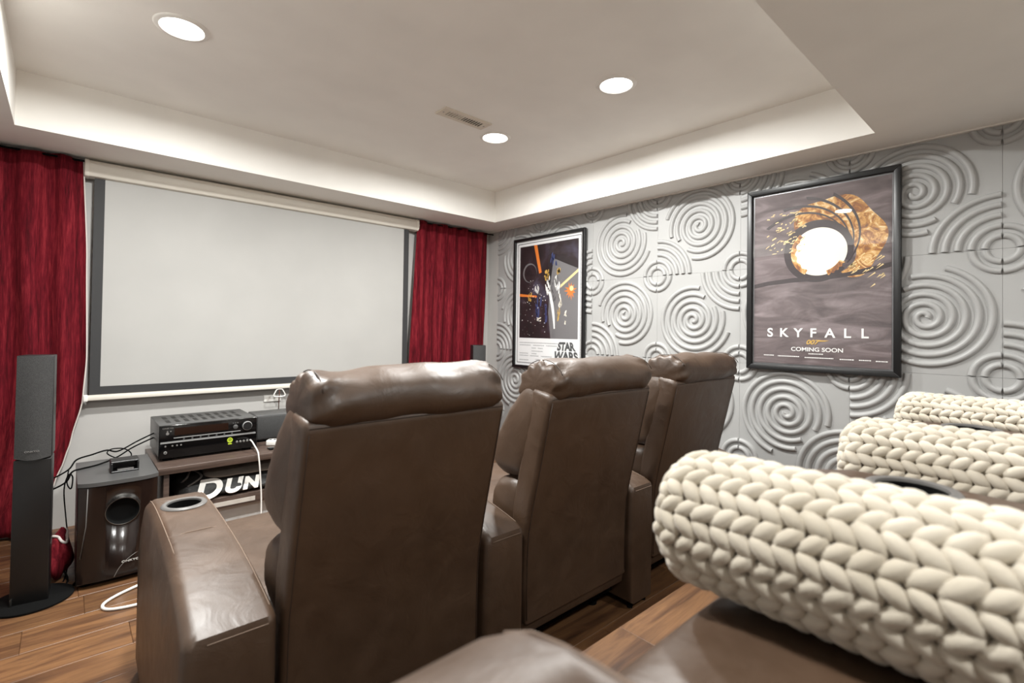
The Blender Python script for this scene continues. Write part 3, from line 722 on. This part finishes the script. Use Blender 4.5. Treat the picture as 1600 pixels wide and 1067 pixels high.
cable('lower black speaker cable lying across the subwoofer top', [(-2.81, -0.28, 0.57), (-2.92, -0.36, 0.54), (-3.0, -0.46, 0.515), (-3.08, -0.54, 0.506), (-3.14, -0.58, 0.506), (-3.178, -0.60, 0.500), (-3.20, -0.58, 0.45), (-3.26, -0.50, 0.40), (-3.33, -0.42, 0.36)], 0.0042, 'matte_black', 'speaker_cable')
cable('black cable coiled in a loop on the back of the subwoofer', [(-2.98, -0.46, 0.506), (-3.01, -0.48, 0.52), (-3.04, -0.47, 0.545), (-3.02, -0.45, 0.56), (-2.97, -0.45, 0.555), (-2.94, -0.47, 0.53), (-2.945, -0.50, 0.505), (-2.96, -0.53, 0.505)], 0.003, 'matte_black', 'speaker_cable')
cable('thin black cable hanging down beside the subwoofer', [(-3.19, -0.50, 0.49), (-3.195, -0.56, 0.44), (-3.18, -0.60, 0.42), (-3.175, -0.58, 0.47), (-3.19, -0.54, 0.475), (-3.205, -0.52, 0.40), (-3.195, -0.50, 0.25), (-3.18, -0.56, 0.1), (-3.19, -0.64, 0.03), (-3.20, -0.72, 0.006)], 0.003, 'matte_black', 'speaker_cable')
cable('black cable curling on the floor behind the left tower speaker', [(-3.23, -0.60, 0.03), (-3.20, -0.66, 0.05), (-3.185, -0.72, 0.03), (-3.19, -0.78, 0.008), (-3.17, -0.80, 0.006), (-3.15, -0.74, 0.006)], 0.004, 'matte_black', 'power_cable')

# ------------------------------------------------------------------ recliners
GAP, AW, PITCH = 0.632, 0.168, 0.800
arm_prof = [(0.0, 0.03), (0.0, 0.300), (0.0, 0.512), (0.006, 0.531), (0.03, 0.543), (0.10, 0.560), (0.20, 0.580), (0.30, 0.594), (0.40, 0.604), (0.52, 0.612), (0.62, 0.617), (0.70, 0.619), (0.80, 0.618),
            (0.855, 0.608), (0.892, 0.588), (0.915, 0.555), (0.926, 0.50), (0.930, 0.40), (0.930, 0.20), (0.930, 0.03)]
CUPY = 0.700
def make_arm_mesh():
    o = extrude_round('arm', arm_prof, -AW/2, AW/2, 0.024, 'leather', None, 5, 45)
    c = lathe('cutter', [(0, -0.09), (0.047, -0.09), (0.049, 0.06), (0, 0.06)], 'matte_black', None, 40, (0, CUPY, 0.618))
    bo = o.modifiers.new('b', 'BOOLEAN'); bo.object = c; bo.operation = 'DIFFERENCE'; bo.solver = 'EXACT'
    dg = bpy.context.evaluated_depsgraph_get(); dg.update()
    me = bpy.data.meshes.new_from_object(o.evaluated_get(dg)); me.name = 'arm'
    me.materials.clear(); me.materials.append(M['leather'])
    for p in me.polygons: p.material_index = 0
    bpy.data.objects.remove(o); bpy.data.objects.remove(c); return me
ARM = make_arm_mesh()
for v_ in ARM.vertices:
    if v_.co.y > 0.80: v_.co.x *= 1-0.30*min(1, (v_.co.y-0.80)/0.13)**2
ARML = ARM.copy(); ARML.name = 'arm_flared'
for v_ in ARML.vertices:
    if v_.co.x < -0.02: v_.co.x -= 0.034*max(0.0, min(1.0, (0.60-v_.co.z)/0.16))**0.6*min(1, (-v_.co.x-0.02)/0.05)
def topz(y):
    P = arm_prof
    for a, b in zip(P[3:], P[4:]):
        if a[0] <= y <= b[0]: return a[1]+(b[1]-a[1])*(y-a[0])/(b[0]-a[0])
    return 0.5
def add_arm(t, x):
    a = bpy.data.objects.new('arm', ARML if x < 0 else ARM); COL.objects.link(a); a.parent = t; a.location = (x, 0, 0)
    if 'cup' not in CUPS:
        c = lathe('cup_holder', [(0.0, -0.082), (0.044, -0.082), (0.0465, -0.07), (0.0475, 0.000), (0.049, 0.005), (0.055, 0.007), (0.062, 0.005), (0.065, 0.001), (0.064, -0.003), (0.0485, -0.003), (0.0485, -0.08)], 'cup_grey', a, 44, (0, CUPY, 0.6185))
        li = lathe('cup_liner', [(0.0, -0.080), (0.042, -0.080), (0.0455, -0.068), (0.0462, 0.0), (0.0470, 0.0)], 'matte_black', c, 40, (0, CUPY, 0.6185))
        e = 0.0015; sd = AW/2-0.010; ys = [0.005+0.88*k/24 for k in range(25)]
        L = [[(s*sd, y, topz(y)-0.0045) for y in ys] for s in (-1, 1)]
        L.append([(x_, 0.46, topz(0.46)+(0.0006 if abs(x_) < 0.06 else -0.003)) for x_ in (-sd, -0.06, -0.03, 0, 0.03, 0.06, sd)])
        L.append([(x_, -0.0008, 0.517) for x_ in (-sd+0.012, -0.04, 0, 0.04, sd-0.012)])
        s = tubes('seam', L, 0.0016, 'stitch', a)
        CUPS['cup'] = c; CUPS['lin'] = li; CUPS['seam'] = s
    else:
        c = CUPS['cup'].copy(); COL.objects.link(c); c.parent = a
        l_ = CUPS['lin'].copy(); COL.objects.link(l_); l_.parent = c
        for q_ in CUPS['seam']:
            s = q_.copy(); COL.objects.link(s); s.parent = a
CUPS = {}
def rear_shell(t):
    # side outline of the whole back, rear edge running from the lower hem over the kink to the top
    prof = [(0.016, 0.176), (0.018, 0.30), (0.016, 0.42), (0.011, 0.495), (-0.010, 0.60), (-0.042, 0.74), (-0.074, 0.88), (-0.094, 0.965), (-0.096, 0.984), (-0.086, 0.996),
            (-0.06, 1.003), (-0.012, 1.010), (-0.002, 1.000), (0.02, 0.90), (0.055, 0.74), (0.09, 0.58), (0.095, 0.49), (0.085, 0.40), (0.08, 0.30), (0.078, 0.176)]
    return extrude_round('back_panel', prof, -0.301, 0.301, 0.018, 'leather', t, 4, 50)
def recliner(seed, left, label, group):
    t = empty('recliner'); tag(t, label, 'recliner', group)
    g = GAP/2
    # rear shell, upper and lower
    def sec(y, z, hw, dy, dz): return [(-hw, y, z), (hw, y, z), (hw*0.985, y+dy, z+dz), (-hw*0.985, y+dy, z+dz)]
    n = Vector((0.0, 0.976, 0.219))*0.085
    sh = rear_shell(t)
    lo = sh
    hexa('under_strip', sec(0.035, 0.128, 0.297, 0.02, 0) + sec(0.028, 0.185, 0.297, 0.02, 0), 'leather', t, 0.004, 2)
    k = 0.0008; e = 0.013
    L = []
    for s in (-1, 1):
        L.append([(s*0.2885, y-0.0006, z) for y, z in ((0.0165, 0.19), (0.0185, 0.30), (0.0165, 0.42), (0.0115, 0.495), (-0.010, 0.60), (-0.042, 0.74), (-0.074, 0.88), (-0.094, 0.965))])
    L.append([(-0.288, -0.0955, 0.978), (0, -0.0965, 0.980), (0.288, -0.0955, 0.978)])
    tubes('seam', L, 0.0013, 'welt', sh)
    # cushions
    cushion('back_cushion', [(-0.062, 0.97), (-0.06, 1.03), (0.02, 1.045), (0.085, 0.985), (0.155, 0.89), (0.215, 0.80), (0.235, 0.735), (0.215, 0.69), (0.13, 0.668), (0.05, 0.675), (0.012, 0.72), (-0.02, 0.83)],
            -0.302, 0.302, 0.07, 'leather', t, 4, 20, 0.006, 8, 0.03, seed, 0.005, 0.42)
    cushion('lumbar_cushion', [(0.06, 0.66), (0.14, 0.668), (0.20, 0.64), (0.225, 0.575), (0.21, 0.50), (0.14, 0.468), (0.07, 0.47), (0.05, 0.56)],
            -0.296, 0.296, 0.05, 'leather', t, 4, 16, 0.005, 9, 0.03, seed+3, 0.004, 0.45)
    hp = cushion('head_pillow', [(-0.108, 0.995), (-0.122, 1.035), (-0.102, 1.080), (-0.055, 1.106), (0.0, 1.108), (0.05, 1.085), (0.085, 1.035), (0.092, 0.985), (0.06, 0.955), (0.0, 0.955), (-0.06, 0.965)],
            -0.288, 0.288, 0.05, 'leather', t, 4, 26, 0.010, 9, 0.03, seed+7, 0.012, 0.30)
    L = []
    for s in (-1, 1):
        L.append([(s*(0.268-0.004*math.sin(u*PI)), -0.028+0.098*math.cos(2.75-u*2.2), 1.03+0.077*math.sin(2.75-u*2.2)+0.002) for u in [q/10 for q in range(11)]])
    tubes('seam', L, 0.0016, 'welt', hp)
    cushion('seat_cushion', [(0.08, 0.33), (0.08, 0.45), (0.16, 0.478), (0.40, 0.486), (0.68, 0.488), (0.845, 0.478), (0.906, 0.44), (0.918, 0.36), (0.89, 0.31), (0.5, 0.30), (0.2, 0.30)],
            -0.312, 0.312, 0.05, 'leather', t, 4, 16, 0.004, 6, 0.0, seed+5, 0.002, 0.25)
    cushion('footrest', [(0.84, 0.12), (0.84, 0.29), (0.89, 0.305), (0.925, 0.29), (0.935, 0.2), (0.925, 0.10), (0.89, 0.09)],
            -0.308, 0.308, 0.04, 'leather', t, 4, 12, 0.003, 7, 0.0, seed+9)
    box('base_frame', (-g+0.004, 0.10, 0.06), (g-0.004, 0.80, 0.31), 'matte_black', t)
    for x in (-0.25, 0.25):
        for y in (0.16, 0.74): lathe('foot', [(0, 0), (0.022, 0), (0.024, 0.062), (0, 0.062)], 'matte_black', t, 12, (x, y, 0))
    xs_ = [g+AW/2] + ([-g-AW/2] if left else [])
    for x in xs_:
        add_arm(t, x)
        for y in (0.03, 0.89):
            for dx in (-0.05, 0.05): lathe('glide', [(0, 0), (0.012, 0), (0.014, 0.032), (0, 0.032)], 'matte_black', t, 10, (x+dx, y, 0))
    return t
X1C = -2.515
names1 = ['brown leather recliner at the left end of the front row, nearest the subwoofer', 'brown leather recliner in the middle of the front row', 'brown leather recliner at the right end of the front row, beside the relief wall']
names2 = ['brown leather recliner in the back row under the nearest knit roll', 'brown leather recliner in the back row under the middle knit roll', 'brown leather recliner in the back row under the farthest knit roll']
front = []
for k in range(3):
    t = recliner(k*1.37+0.4, k == 0, names1[k], 'front row recliners'); t.location = (X1C+k*PITCH, -2.708, 0); t.scale = (1, 1, 0.99); front.append(t)
for k in range(3):
    t = copy_tree(front[k]); t.location = (-2.58+k*PITCH, -4.475, RISE); t['label'] = names2[k]; t['group'] = 'back row recliners'

# ------------------------------------------------------------------ knitted rolls on the back row
def sphere_unit(nu=9, nv=6):
    V = [(0, 0, 1)]; F = []
    for j in range(1, nv):
        a = PI*j/nv
        for i in range(nu): V.append((math.sin(a)*math.cos(2*PI*i/nu), math.sin(a)*math.sin(2*PI*i/nu), math.cos(a)))
    V.append((0, 0, -1)); last = len(V)-1
    for i in range(nu):
        F.append((0, 1+i, 1+(i+1) % nu))
        for j in range(nv-2):
            a = 1+j*nu; F.append((a+i, a+nu+i, a+nu+(i+1) % nu, a+(i+1) % nu))
        F.append((last, 1+(nv-2)*nu+(i+1) % nu, 1+(nv-2)*nu+i))
    return V, F
SV, SF_ = sphere_unit()
def knit_meshes(L=0.78, R=0.089, er=0.045, rows=24, step=0.0262):
    prof = []                                   # (r, y) along the meridian, y=0 front end
    for k in range(13):
        a = PI/2*k/12; prof.append(((R-er)+er*math.sin(a), -er*(1-math.cos(a))))
    prof = [(0.0, 0.0)] + prof + [(R, -L+er)] + [((R-er)+er*math.cos(PI/2*k/8), -L+er-er*math.sin(PI/2*k/8)) for k in range(1, 9)] + [(0, -L)]
    cum = [0]
    for a, b in zip(prof, prof[1:]): cum.append(cum[-1]+math.hypot(b[0]-a[0], b[1]-a[1]))
    def pt(s):
        for i in range(len(prof)-1):
            if s <= cum[i+1] or i == len(prof)-2:
                k = (s-cum[i])/max(1e-9, cum[i+1]-cum[i]); a, b = prof[i], prof[i+1]
                d = Vector((b[0]-a[0], b[1]-a[1])).normalized()
                return a[0]+(b[0]-a[0])*k, a[1]+(b[1]-a[1])*k, d
    V = []; F = []; rg = random.Random(11)
    for q in range(rows):
        th = 2*PI*(q+0.5)/rows; sgn = 1 if q % 2 else -1
        s = 0.022
        while s < cum[-1]-0.02:
            r, y, d = pt(s); sc_ = min(1, r/(R*0.75)); sc_ = max(sc_, 0.35)
            rad = Vector((math.cos(th), 0, math.sin(th))); tan = Vector((-math.sin(th), 0, math.cos(th)))
            ax = (rad*d.x+Vector((0, d.y, 0))).normalized(); nr = tan.cross(ax).normalized()
            if nr.dot(rad*max(r, .01)+Vector((0, 0.3*(1 if s < 0.1 else 0), 0))) < 0: nr = -nr
            p = rad*r+Vector((0, y, 0))
            al = sgn*(0.62+rg.uniform(-0.1, 0.1)); u_ = ax*math.cos(al)+tan*math.sin(al); v_ = nr.cross(u_)
            jx = rg.uniform(0.93, 1.08)
            a, b, c = 0.0220*jx, 0.0118*sc_*jx, 0.0112*(0.6+0.4*sc_)
            p = p+nr*(0.001+rg.uniform(-0.0015, 0.0015))
            o = len(V)
            for x, yy, z in SV: V.append(p+u_*x*a*(0.6+0.4*sc_)+v_*yy*b+nr*z*c)
            F.extend(tuple(i+o for i in f) for f in SF_)
            s += step
    me = bpy.data.meshes.new('knit_stitches'); me.from_pydata([tuple(v) for v in V], [], F)
    for p in me.polygons: p.use_smooth = True
    me.materials.append(M['knit'])
    core = lathe('core', [(max(0, r-0.004 if r > 0.01 else 0), y) for r, y in prof], 'knit', None, 32)
    cm = core.data; cm.transform(Matrix(((1, 0, 0, 0), (0, 0, 1, 0), (0, 1, 0, 0), (0, 0, 0, 1)))); bpy.data.objects.remove(core)
    return me, cm
KM, KC = knit_meshes()
kl = ['chunky cream knit throw rolled up, largest, nearest the camera', 'middle cream knit throw roll, between the two visible cup holders', 'farthest cream knit throw roll, beside the large poster wall']
for k, (x, yk) in enumerate(((-2.478, -3.53), (-1.79, -3.59), (-0.94, -3.545))):
    t = empty('knit_throw', (x, yk, RISE+0.483+0.0995-(0, 0.014, 0.020)[k])); tag(t, kl[k], 'throw', 'rolled knit throws')
    t.rotation_euler = (0, k*1.1, 0)
    c = bpy.data.objects.new('core', KC); COL.objects.link(c); c.parent = t
    s = bpy.data.objects.new('knit_stitches', KM); COL.objects.link(s); s.parent = t; s['kind'] = 'stuff'

# ------------------------------------------------------------------ framed posters
def poly(name, pts, w_, mat, parent, th=0.0004):
    """flat printed shape: pts (u,v) outline, at depth w_"""
    n = len(pts); V = [(u, v, w_) for u, v in pts]+[(u, v, w_-th) for u, v in pts]
    F = [tuple(range(n)), tuple(range(2*n-1, n-1, -1))]+[(k, (k+1) % n, n+(k+1) % n, n+k) for k in range(n)]
    return mesh_obj(name, V, F, mat, parent)
def multi(name, polys, w_, mat, parent):
    V = []; F = []
    for pts in polys:
        o = len(V); V += [(u, v, w_) for u, v in pts]; F.append(tuple(o+k for k in range(len(pts))))
    return mesh_obj(name, V, F, mat, parent)
def circ(c, r, n=40, a0=0, a1=2*PI, sy=1): return [(c[0]+r*math.cos(a0+(a1-a0)*k/n), c[1]+sy*r*math.sin(a0+(a1-a0)*k/n)) for k in range(n if a1-a0 > 6.28 else n+1)]
def band(c, r0_, r1_, a0, a1, n=30):
    """crescent between two radii functions"""
    A = []; B = []
    for k in range(n+1):
        u = k/n; a = a0+(a1-a0)*u
        A.append((c[0]+r0_(u)*math.cos(a), c[1]+r0_(u)*math.sin(a))); B.append((c[0]+r1_(u)*math.cos(a), c[1]+r1_(u)*math.sin(a)))
    return A+B[::-1]
def frame_bars(t, W, H, fwid, d0, d1, mat, nm='frame_bar'):
    def bar(c): hexa(nm, c, mat, t, 0.002, 2)
    o = [(0, 0), (W, 0), (W, H), (0, H)]; i = [(fwid, fwid), (W-fwid, fwid), (W-fwid, H-fwid), (fwid, H-fwid)]
    for k in range(4):
        k2 = (k+1) % 4; ring = [o[k], o[k2], i[k2], i[k]]
        bar([(p[0], p[1], d0) for p in ring]+[(p[0], p[1], d1) for p in ring])
def mk_swirl():
    m = NT('gold_orange_print'); v = m.coord((5, 5, 1)); f = m.noise(v, 2.2, 6, 0.65, 2.5)
    m.l(m.ramp(f, [(0.30, lin((86, 66, 60))), (0.44, lin((150, 96, 52))), (0.55, lin((206, 158, 92))), (0.68, lin((240, 222, 180)))]), m.b.inputs['Base Color']); m.set(Roughness=0.6)
    return m.m
def mk_mauve():
    m = NT('mauve_grey_print'); v = m.coord((2.4, 9, 1)); f = m.noise(v, 1.4, 5, 0.55, 1.2)
    m.l(m.ramp(f, [(0.3, lin((76, 66, 67))), (0.5, lin((104, 92, 93))), (0.72, lin((140, 128, 130)))]), m.b.inputs['Base Color']); m.set(Roughness=0.6)
    return m.m
M['swirl'] = mk_swirl(); M['mauve'] = mk_mauve()
M['cream_print'] = flat('cream_print', (246, 238, 222)); M['gold_print'] = flat('gold_print', (206, 166, 84)); M['white_print'] = flat('white_print', (238, 236, 234))
M['dark_print'] = flat('dark_plum_print', (56, 46, 48)); M['ink'] = flat('near_black_print', (24, 20, 22)); M['grey_print'] = flat('grey_print', (112, 110, 112))
M['paper'] = flat('white_poster_paper', (232, 233, 234)); M['faint'] = flat('faint_text_grey', (164, 166, 168)); M['orange_print'] = flat('orange_print', (216, 120, 48))
M['blue_print'] = flat('dusk_blue_print', (64, 74, 120)); M['pale_print'] = flat('pale_yellow_print', (232, 206, 150)); M['logo_ink'] = flat('logo_charcoal', (70, 72, 74))
PM = Matrix(((0, 0, -1, 0), (-1, 0, 0, 0), (0, 1, 0, 0), (0, 0, 0, 1)))

# large poster on the right wall
W, H = 0.772, 1.100
t = empty('framed_poster'); t.matrix_world = Matrix.Translation((-0.016, -2.6175, 0.983)) @ PM
tag(t, 'large framed film poster reading SKYFALL on the relief wall', 'poster')
box('backing', (0.004, 0.004, 0.0), (W-0.004, H-0.004, 0.008), 'matte_black', t)
frame_bars(t, W, H, 0.030, 0.0, 0.030, 'frame')
t_l = box('lip_panel', (0.030, 0.030, 0.008), (W-0.030, H-0.030, 0.0105), 'lip', t)
sh = box('print_sheet', (0.040, 0.040, 0.0105), (W-0.040, H-0.040, 0.012), 'mauve', t)
C0 = (0.395, 0.69); rg = random.Random(5)
multi('print_glow', [band(C0, lambda u: 0.165+0.02*math.sin(u*9), lambda u: 0.20+0.13*math.sin(PI*u)**0.7+0.012*math.sin(u*23), -0.85, 2.3, 60)], 0.0123, 'swirl', sh)
multi('print_ring', [band(C0, lambda u: 0.13, lambda u: 0.165+0.02*math.sin(PI*u), -0.4, 5.6, 60)], 0.0126, 'dark_print', sh)
multi('print_disc', [circ(C0, 0.140, 60, sy=0.98)], 0.0129, 'cream_print', sh)
multi('print_rim', [band(C0, lambda u: 0.120+0.004*math.sin(u*31), lambda u: 0.146, 2.3, 4.2, 40), band(C0, lambda u: 0.118, lambda u: 0.144+0.004*math.sin(u*27), -1.25, -0.5, 24)], 0.0131, 'swirl', sh)
multi('print_grooves', [band(C0, lambda u: 0.155+0.16*u**1.5, lambda u: 0.161+0.172*u**1.5, -0.5+0.35*q, 1.35+0.42*q, 40) for q in range(4)], 0.0133, 'dark_print', sh)
sd_ = []
for k in range(75):
    a = rg.uniform(0, 1); cx_, cy2 = 0.10+0.20*rg.random()**0.8+0.03*a, 0.70+0.24*rg.random()
    L_ = rg.uniform(0.008, 0.030); wd = rg.uniform(0.003, 0.008); an = rg.uniform(-0.2, 0.9)
    ca, sa = math.cos(an), math.sin(an)
    sd_.append([(cx_+x*ca-y*sa, cy2+x*sa+y*ca) for x, y in ((-L_/2, -wd/2), (L_/2, -wd/3), (L_/2*0.8, wd/2), (-L_/2*0.7, wd/2))])
multi('print_shards', sd_, 0.0135, 'pale_print', sh)
sp = []
for k in range(30):
    a = rg.uniform(-0.75, -0.25); r_ = rg.uniform(0.17, 0.34); p = (C0[0]+r_*math.cos(a), C0[1]+r_*math.sin(a)); L_ = rg.uniform(0.02, 0.05)
    sp.append([p, (p[0]+L_*0.8, p[1]+L_*0.5), (p[0]+L_*0.8-0.004, p[1]+L_*0.5+0.006)])
multi('print_sparks', sp, 0.0134, 'pale_print', sh)
multi('print_wash', [[(0.041, 0.52), (0.12, 0.535), (0.27, 0.548), (0.40, 0.545), (0.53, 0.56), (0.66, 0.585), (W-0.041, 0.60), (W-0.041, 0.575), (0.6, 0.545), (0.42, 0.525), (0.25, 0.52), (0.12, 0.51), (0.041, 0.495)]], 0.0124, 'dark_print', sh)
def tx(s, u, v, size, mat, par, wz=0.0137, **kw): return text('lettering', s, size, mat, par, Matrix.Translation((u, v, wz)), 0.0002, **kw)
for ch, u in zip('SKYFALL', (0.135, 0.212, 0.290, 0.368, 0.452, 0.535, 0.615)): tx(ch, u, 0.222, 0.072, 'white_print', sh, sx=1.02, bold=0.0016)
tx('007', 0.362, 0.170, 0.036, 'gold_print', sh, shear=0.3, sx=1.15, bold=0.001)
multi('print_tail', [[(0.398, 0.183), (0.450, 0.183), (0.428, 0.177), (0.398, 0.176)]], 0.0137, 'gold_print', sh)
tx('COMING SOON', 0.385, 0.128, 0.032, 'white_print', sh, sx=1.15, bold=0.0006)
ln = []
for a, b, v in ((0.345, 0.425, 0.104), (0.10, 0.16, 0.087), (0.18, 0.30, 0.085), (0.325, 0.475, 0.082), (0.50, 0.57, 0.080), (0.59, 0.65, 0.080), (0.665, 0.72, 0.078)):
    x = a
    while x < b-0.006:
        l2 = rg.uniform(0.004, 0.010); ln.append([(x, v-0.0028), (min(x+l2, b), v-0.0028), (min(x+l2, b), v+0.0028), (x, v+0.0028)]); x += l2+0.0018
multi('credit_lines', ln, 0.0137, 'white_print', sh)
box('glass_pane', (0.028, 0.028, 0.0185), (W-0.028, H-0.028, 0.0195), 'glass', t)

# smaller poster near the corner
W, H = 0.853, 1.187
t = empty('framed_poster'); t.matrix_world = Matrix.Translation((-0.016, -0.4304, 0.849)) @ PM @ Matrix.Diagonal((1.023, 1.019, 1, 1))
tag(t, 'framed white-bordered film poster reading STAR WARS near the corner', 'poster')
box('backing', (0.004, 0.004, 0.0), (W-0.004, H-0.004, 0.008), 'matte_black', t)
frame_bars(t, W, H, 0.026, 0.0, 0.030, 'frame')
sh = box('print_sheet', (0.026, 0.026, 0.008), (W-0.026, H-0.026, 0.0105), 'paper', t)
q = 0.046
multi('inner_line', [[(q, q), (W-q, q), (W-q, q+0.006), (q, q+0.006)], [(q, H-q-0.006), (W-q, H-q-0.006), (W-q, H-q), (q, H-q)], [(q, q), (q+0.006, q), (q+0.006, H-q), (q, H-q)], [(W-q-0.006, q), (W-q, q), (W-q, H-q), (W-q-0.006, H-q)]], 0.0108, 'logo_ink', sh)
A0, A1, B0, B1 = 0.075, W-0.075, 0.275, H-0.075
def mk_night():
    m = NT('night_sky_print'); v = m.coord((3, 3, 1)); f = m.noise(v, 1.5, 4, 0.5, 0.6)
    m.l(m.ramp(f, [(0.35, lin((22, 16, 18))), (0.55, lin((40, 28, 32))), (0.72, lin((70, 66, 82)))]), m.b.inputs['Base Color']); m.set(Roughness=0.55); return m.m
M['night'] = mk_night()
multi('print_field', [[(A0, B0), (A1, B0), (A1, B1), (A0, B1)]], 0.0110, 'night', sh)
multi('print_haze', [[(0.47, B0), (A1, B0), (A1, 0.86), (0.60, 0.93), (0.50, 0.97), (0.46, 0.75), (0.44, 0.5)]], 0.0113, 'grey_print', sh)
multi('print_beam', [[(0.255, B1), (0.295, B1), (0.355, 0.86), (0.325, 0.85)]], 0.0116, 'orange_print', sh)
multi('print_beam', [[(0.58, 0.71), (A1, 0.835), (A1, 0.86), (0.58, 0.735)]], 0.0116, 'pale_print', sh)
multi('print_beam', [[(A0, 0.655), (0.30, 0.64), (0.30, 0.655), (A0, 0.68)]], 0.0116, 'orange_print', sh)
multi('print_moon', [circ((0.205, 0.865), 0.088, 40)], 0.0115, 'grey_print', sh)
multi('print_moon_shade', [circ((0.212, 0.860), 0.079, 40)], 0.0117, 'night', sh)
multi('print_glow', [[(0.695+(0.03+0.035*(k % 2)*rg.uniform(0.6, 1.4))*math.cos(2*PI*k/22), 0.68+(0.035+0.04*(k % 2)*rg.uniform(0.6, 1.3))*math.sin(2*PI*k/22)) for k in range(22)]], 0.0116, 'orange_print', sh)
multi('print_glow_core', [circ((0.705, 0.70), 0.022, 20)], 0.0118, 'pale_print', sh)
st = []
for k in range(70):
    u, v = rg.uniform(A0+0.01, 0.42), rg.uniform(B0+0.02, 0.80); r_ = rg.uniform(0.0012, 0.005); st.append(circ((u, v), r_, 6))
multi('print_stars', st, 0.0118, 'white_print', sh)
def streak(u0_, v0_, u1_, v1_, w0_, w1_, k=0.0, n=12):
    A = []; B = []
    for i in range(n+1):
        s = i/n; u = u0_+(u1_-u0_)*s+k*math.sin(PI*s); v = v0_+(v1_-v0_)*s; ww = (w0_+(w1_-w0_)*s)*(0.35+0.65*math.sin(PI*min(1, 0.1+0.85*s))**0.6)
        A.append((u-ww/2, v)); B.append((u+ww/2, v))
    return A+B[::-1]
def flecks(cl, n, mat, wz):
    out = []
    for _ in range(n):
        u, v, du, dv, ww, hh = rg.choice(cl); u += rg.uniform(-du, du); v += rg.uniform(-dv, dv)
        k_ = rg.uniform(0.5, 1.2); out.append(streak(u, v-hh*k_/2, u+rg.uniform(-0.012, 0.012), v+hh*k_/2, ww*k_, ww*k_*0.8, rg.uniform(-0.006, 0.006), 6))
    multi('print_flecks', out, wz, mat, sh)
multi('print_streak', [streak(0.515, 0.36, 0.45, 0.70, 0.022, 0.040, 0.012)], 0.0118, 'white_print', sh)
flecks([(0.44, 0.74, 0.03, 0.07, 0.016, 0.06), (0.545, 0.74, 0.022, 0.08, 0.018, 0.07), (0.30, 0.70, 0.02, 0.03, 0.014, 0.04)], 34, 'white_print', 0.0119)
flecks([(0.56, 0.50, 0.018, 0.07, 0.014, 0.05), (0.42, 0.83, 0.025, 0.04, 0.016, 0.04), (0.215, 0.64, 0.018, 0.04, 0.012, 0.03), (0.56, 0.86, 0.012, 0.02, 0.012, 0.03)], 40, 'gold_print', 0.0120)
flecks([(0.32, 0.53, 0.028, 0.09, 0.018, 0.08), (0.41, 0.50, 0.012, 0.07, 0.012, 0.06), (0.49, 0.96, 0.05, 0.04, 0.016, 0.06)], 30, 'blue_print', 0.01185)
flecks([(0.645, 0.46, 0.022, 0.05, 0.016, 0.03), (0.585, 0.60, 0.015, 0.04, 0.014, 0.04), (0.34, 0.44, 0.04, 0.02, 0.02, 0.012)], 26, 'cream_print', 0.0121)
flecks([(0.42, 0.80, 0.03, 0.06, 0.008, 0.02), (0.52, 0.70, 0.05, 0.12, 0.006, 0.03), (0.31, 0.62, 0.03, 0.10, 0.006, 0.03)], 40, 'ink', 0.0122)
ln = []
for v, segs in ((0.232, [(0.08, 0.56)]), (0.210, [(0.08, 0.23), (0.26, 0.40), (0.42, 0.55)]), (0.185, [(0.24, 0.30), (0.32, 0.38)]), (0.158, [(0.24, 0.38)]), (0.135, [(0.08, 0.20), (0.24, 0.31)]), (0.115, [(0.08, 0.20), (0.22, 0.33), (0.36, 0.49)]), (0.085, [(0.29, 0.34), (0.37, 0.48)]), (0.075, [(0.08, 0.2)])):
    for a, b in segs:
        x = a
        while x < b-0.006:
            l2 = rg.uniform(0.006, 0.014); ln.append([(x, v-0.004), (min(x+l2, b), v-0.004), (min(x+l2, b), v+0.004), (x, v+0.004)]); x += l2+0.003
multi('credit_lines', ln, 0.0109, 'faint', sh)
def trap_text(s, u, v, size, sx, k):
    o = text('title_lettering', s, size, 'logo_ink', sh, Matrix.Identity(4), 0.0002, sx=sx, bold=0.005)
    for vv in o.data.vertices:
        x, y, z = vv.co; yy = y+v; f = 1+k*(0.25-yy)
        vv.co = (u+x*f, yy, z+0.0111)
trap_text('STAR', 0.650, 0.207, 0.094, 0.72, 4.0)
trap_text('WARS', 0.650, 0.122, 0.106, 0.62, 4.0)
box('glass_pane', (0.024, 0.024, 0.0185), (W-0.024, H-0.024, 0.0195), 'glass2', t)
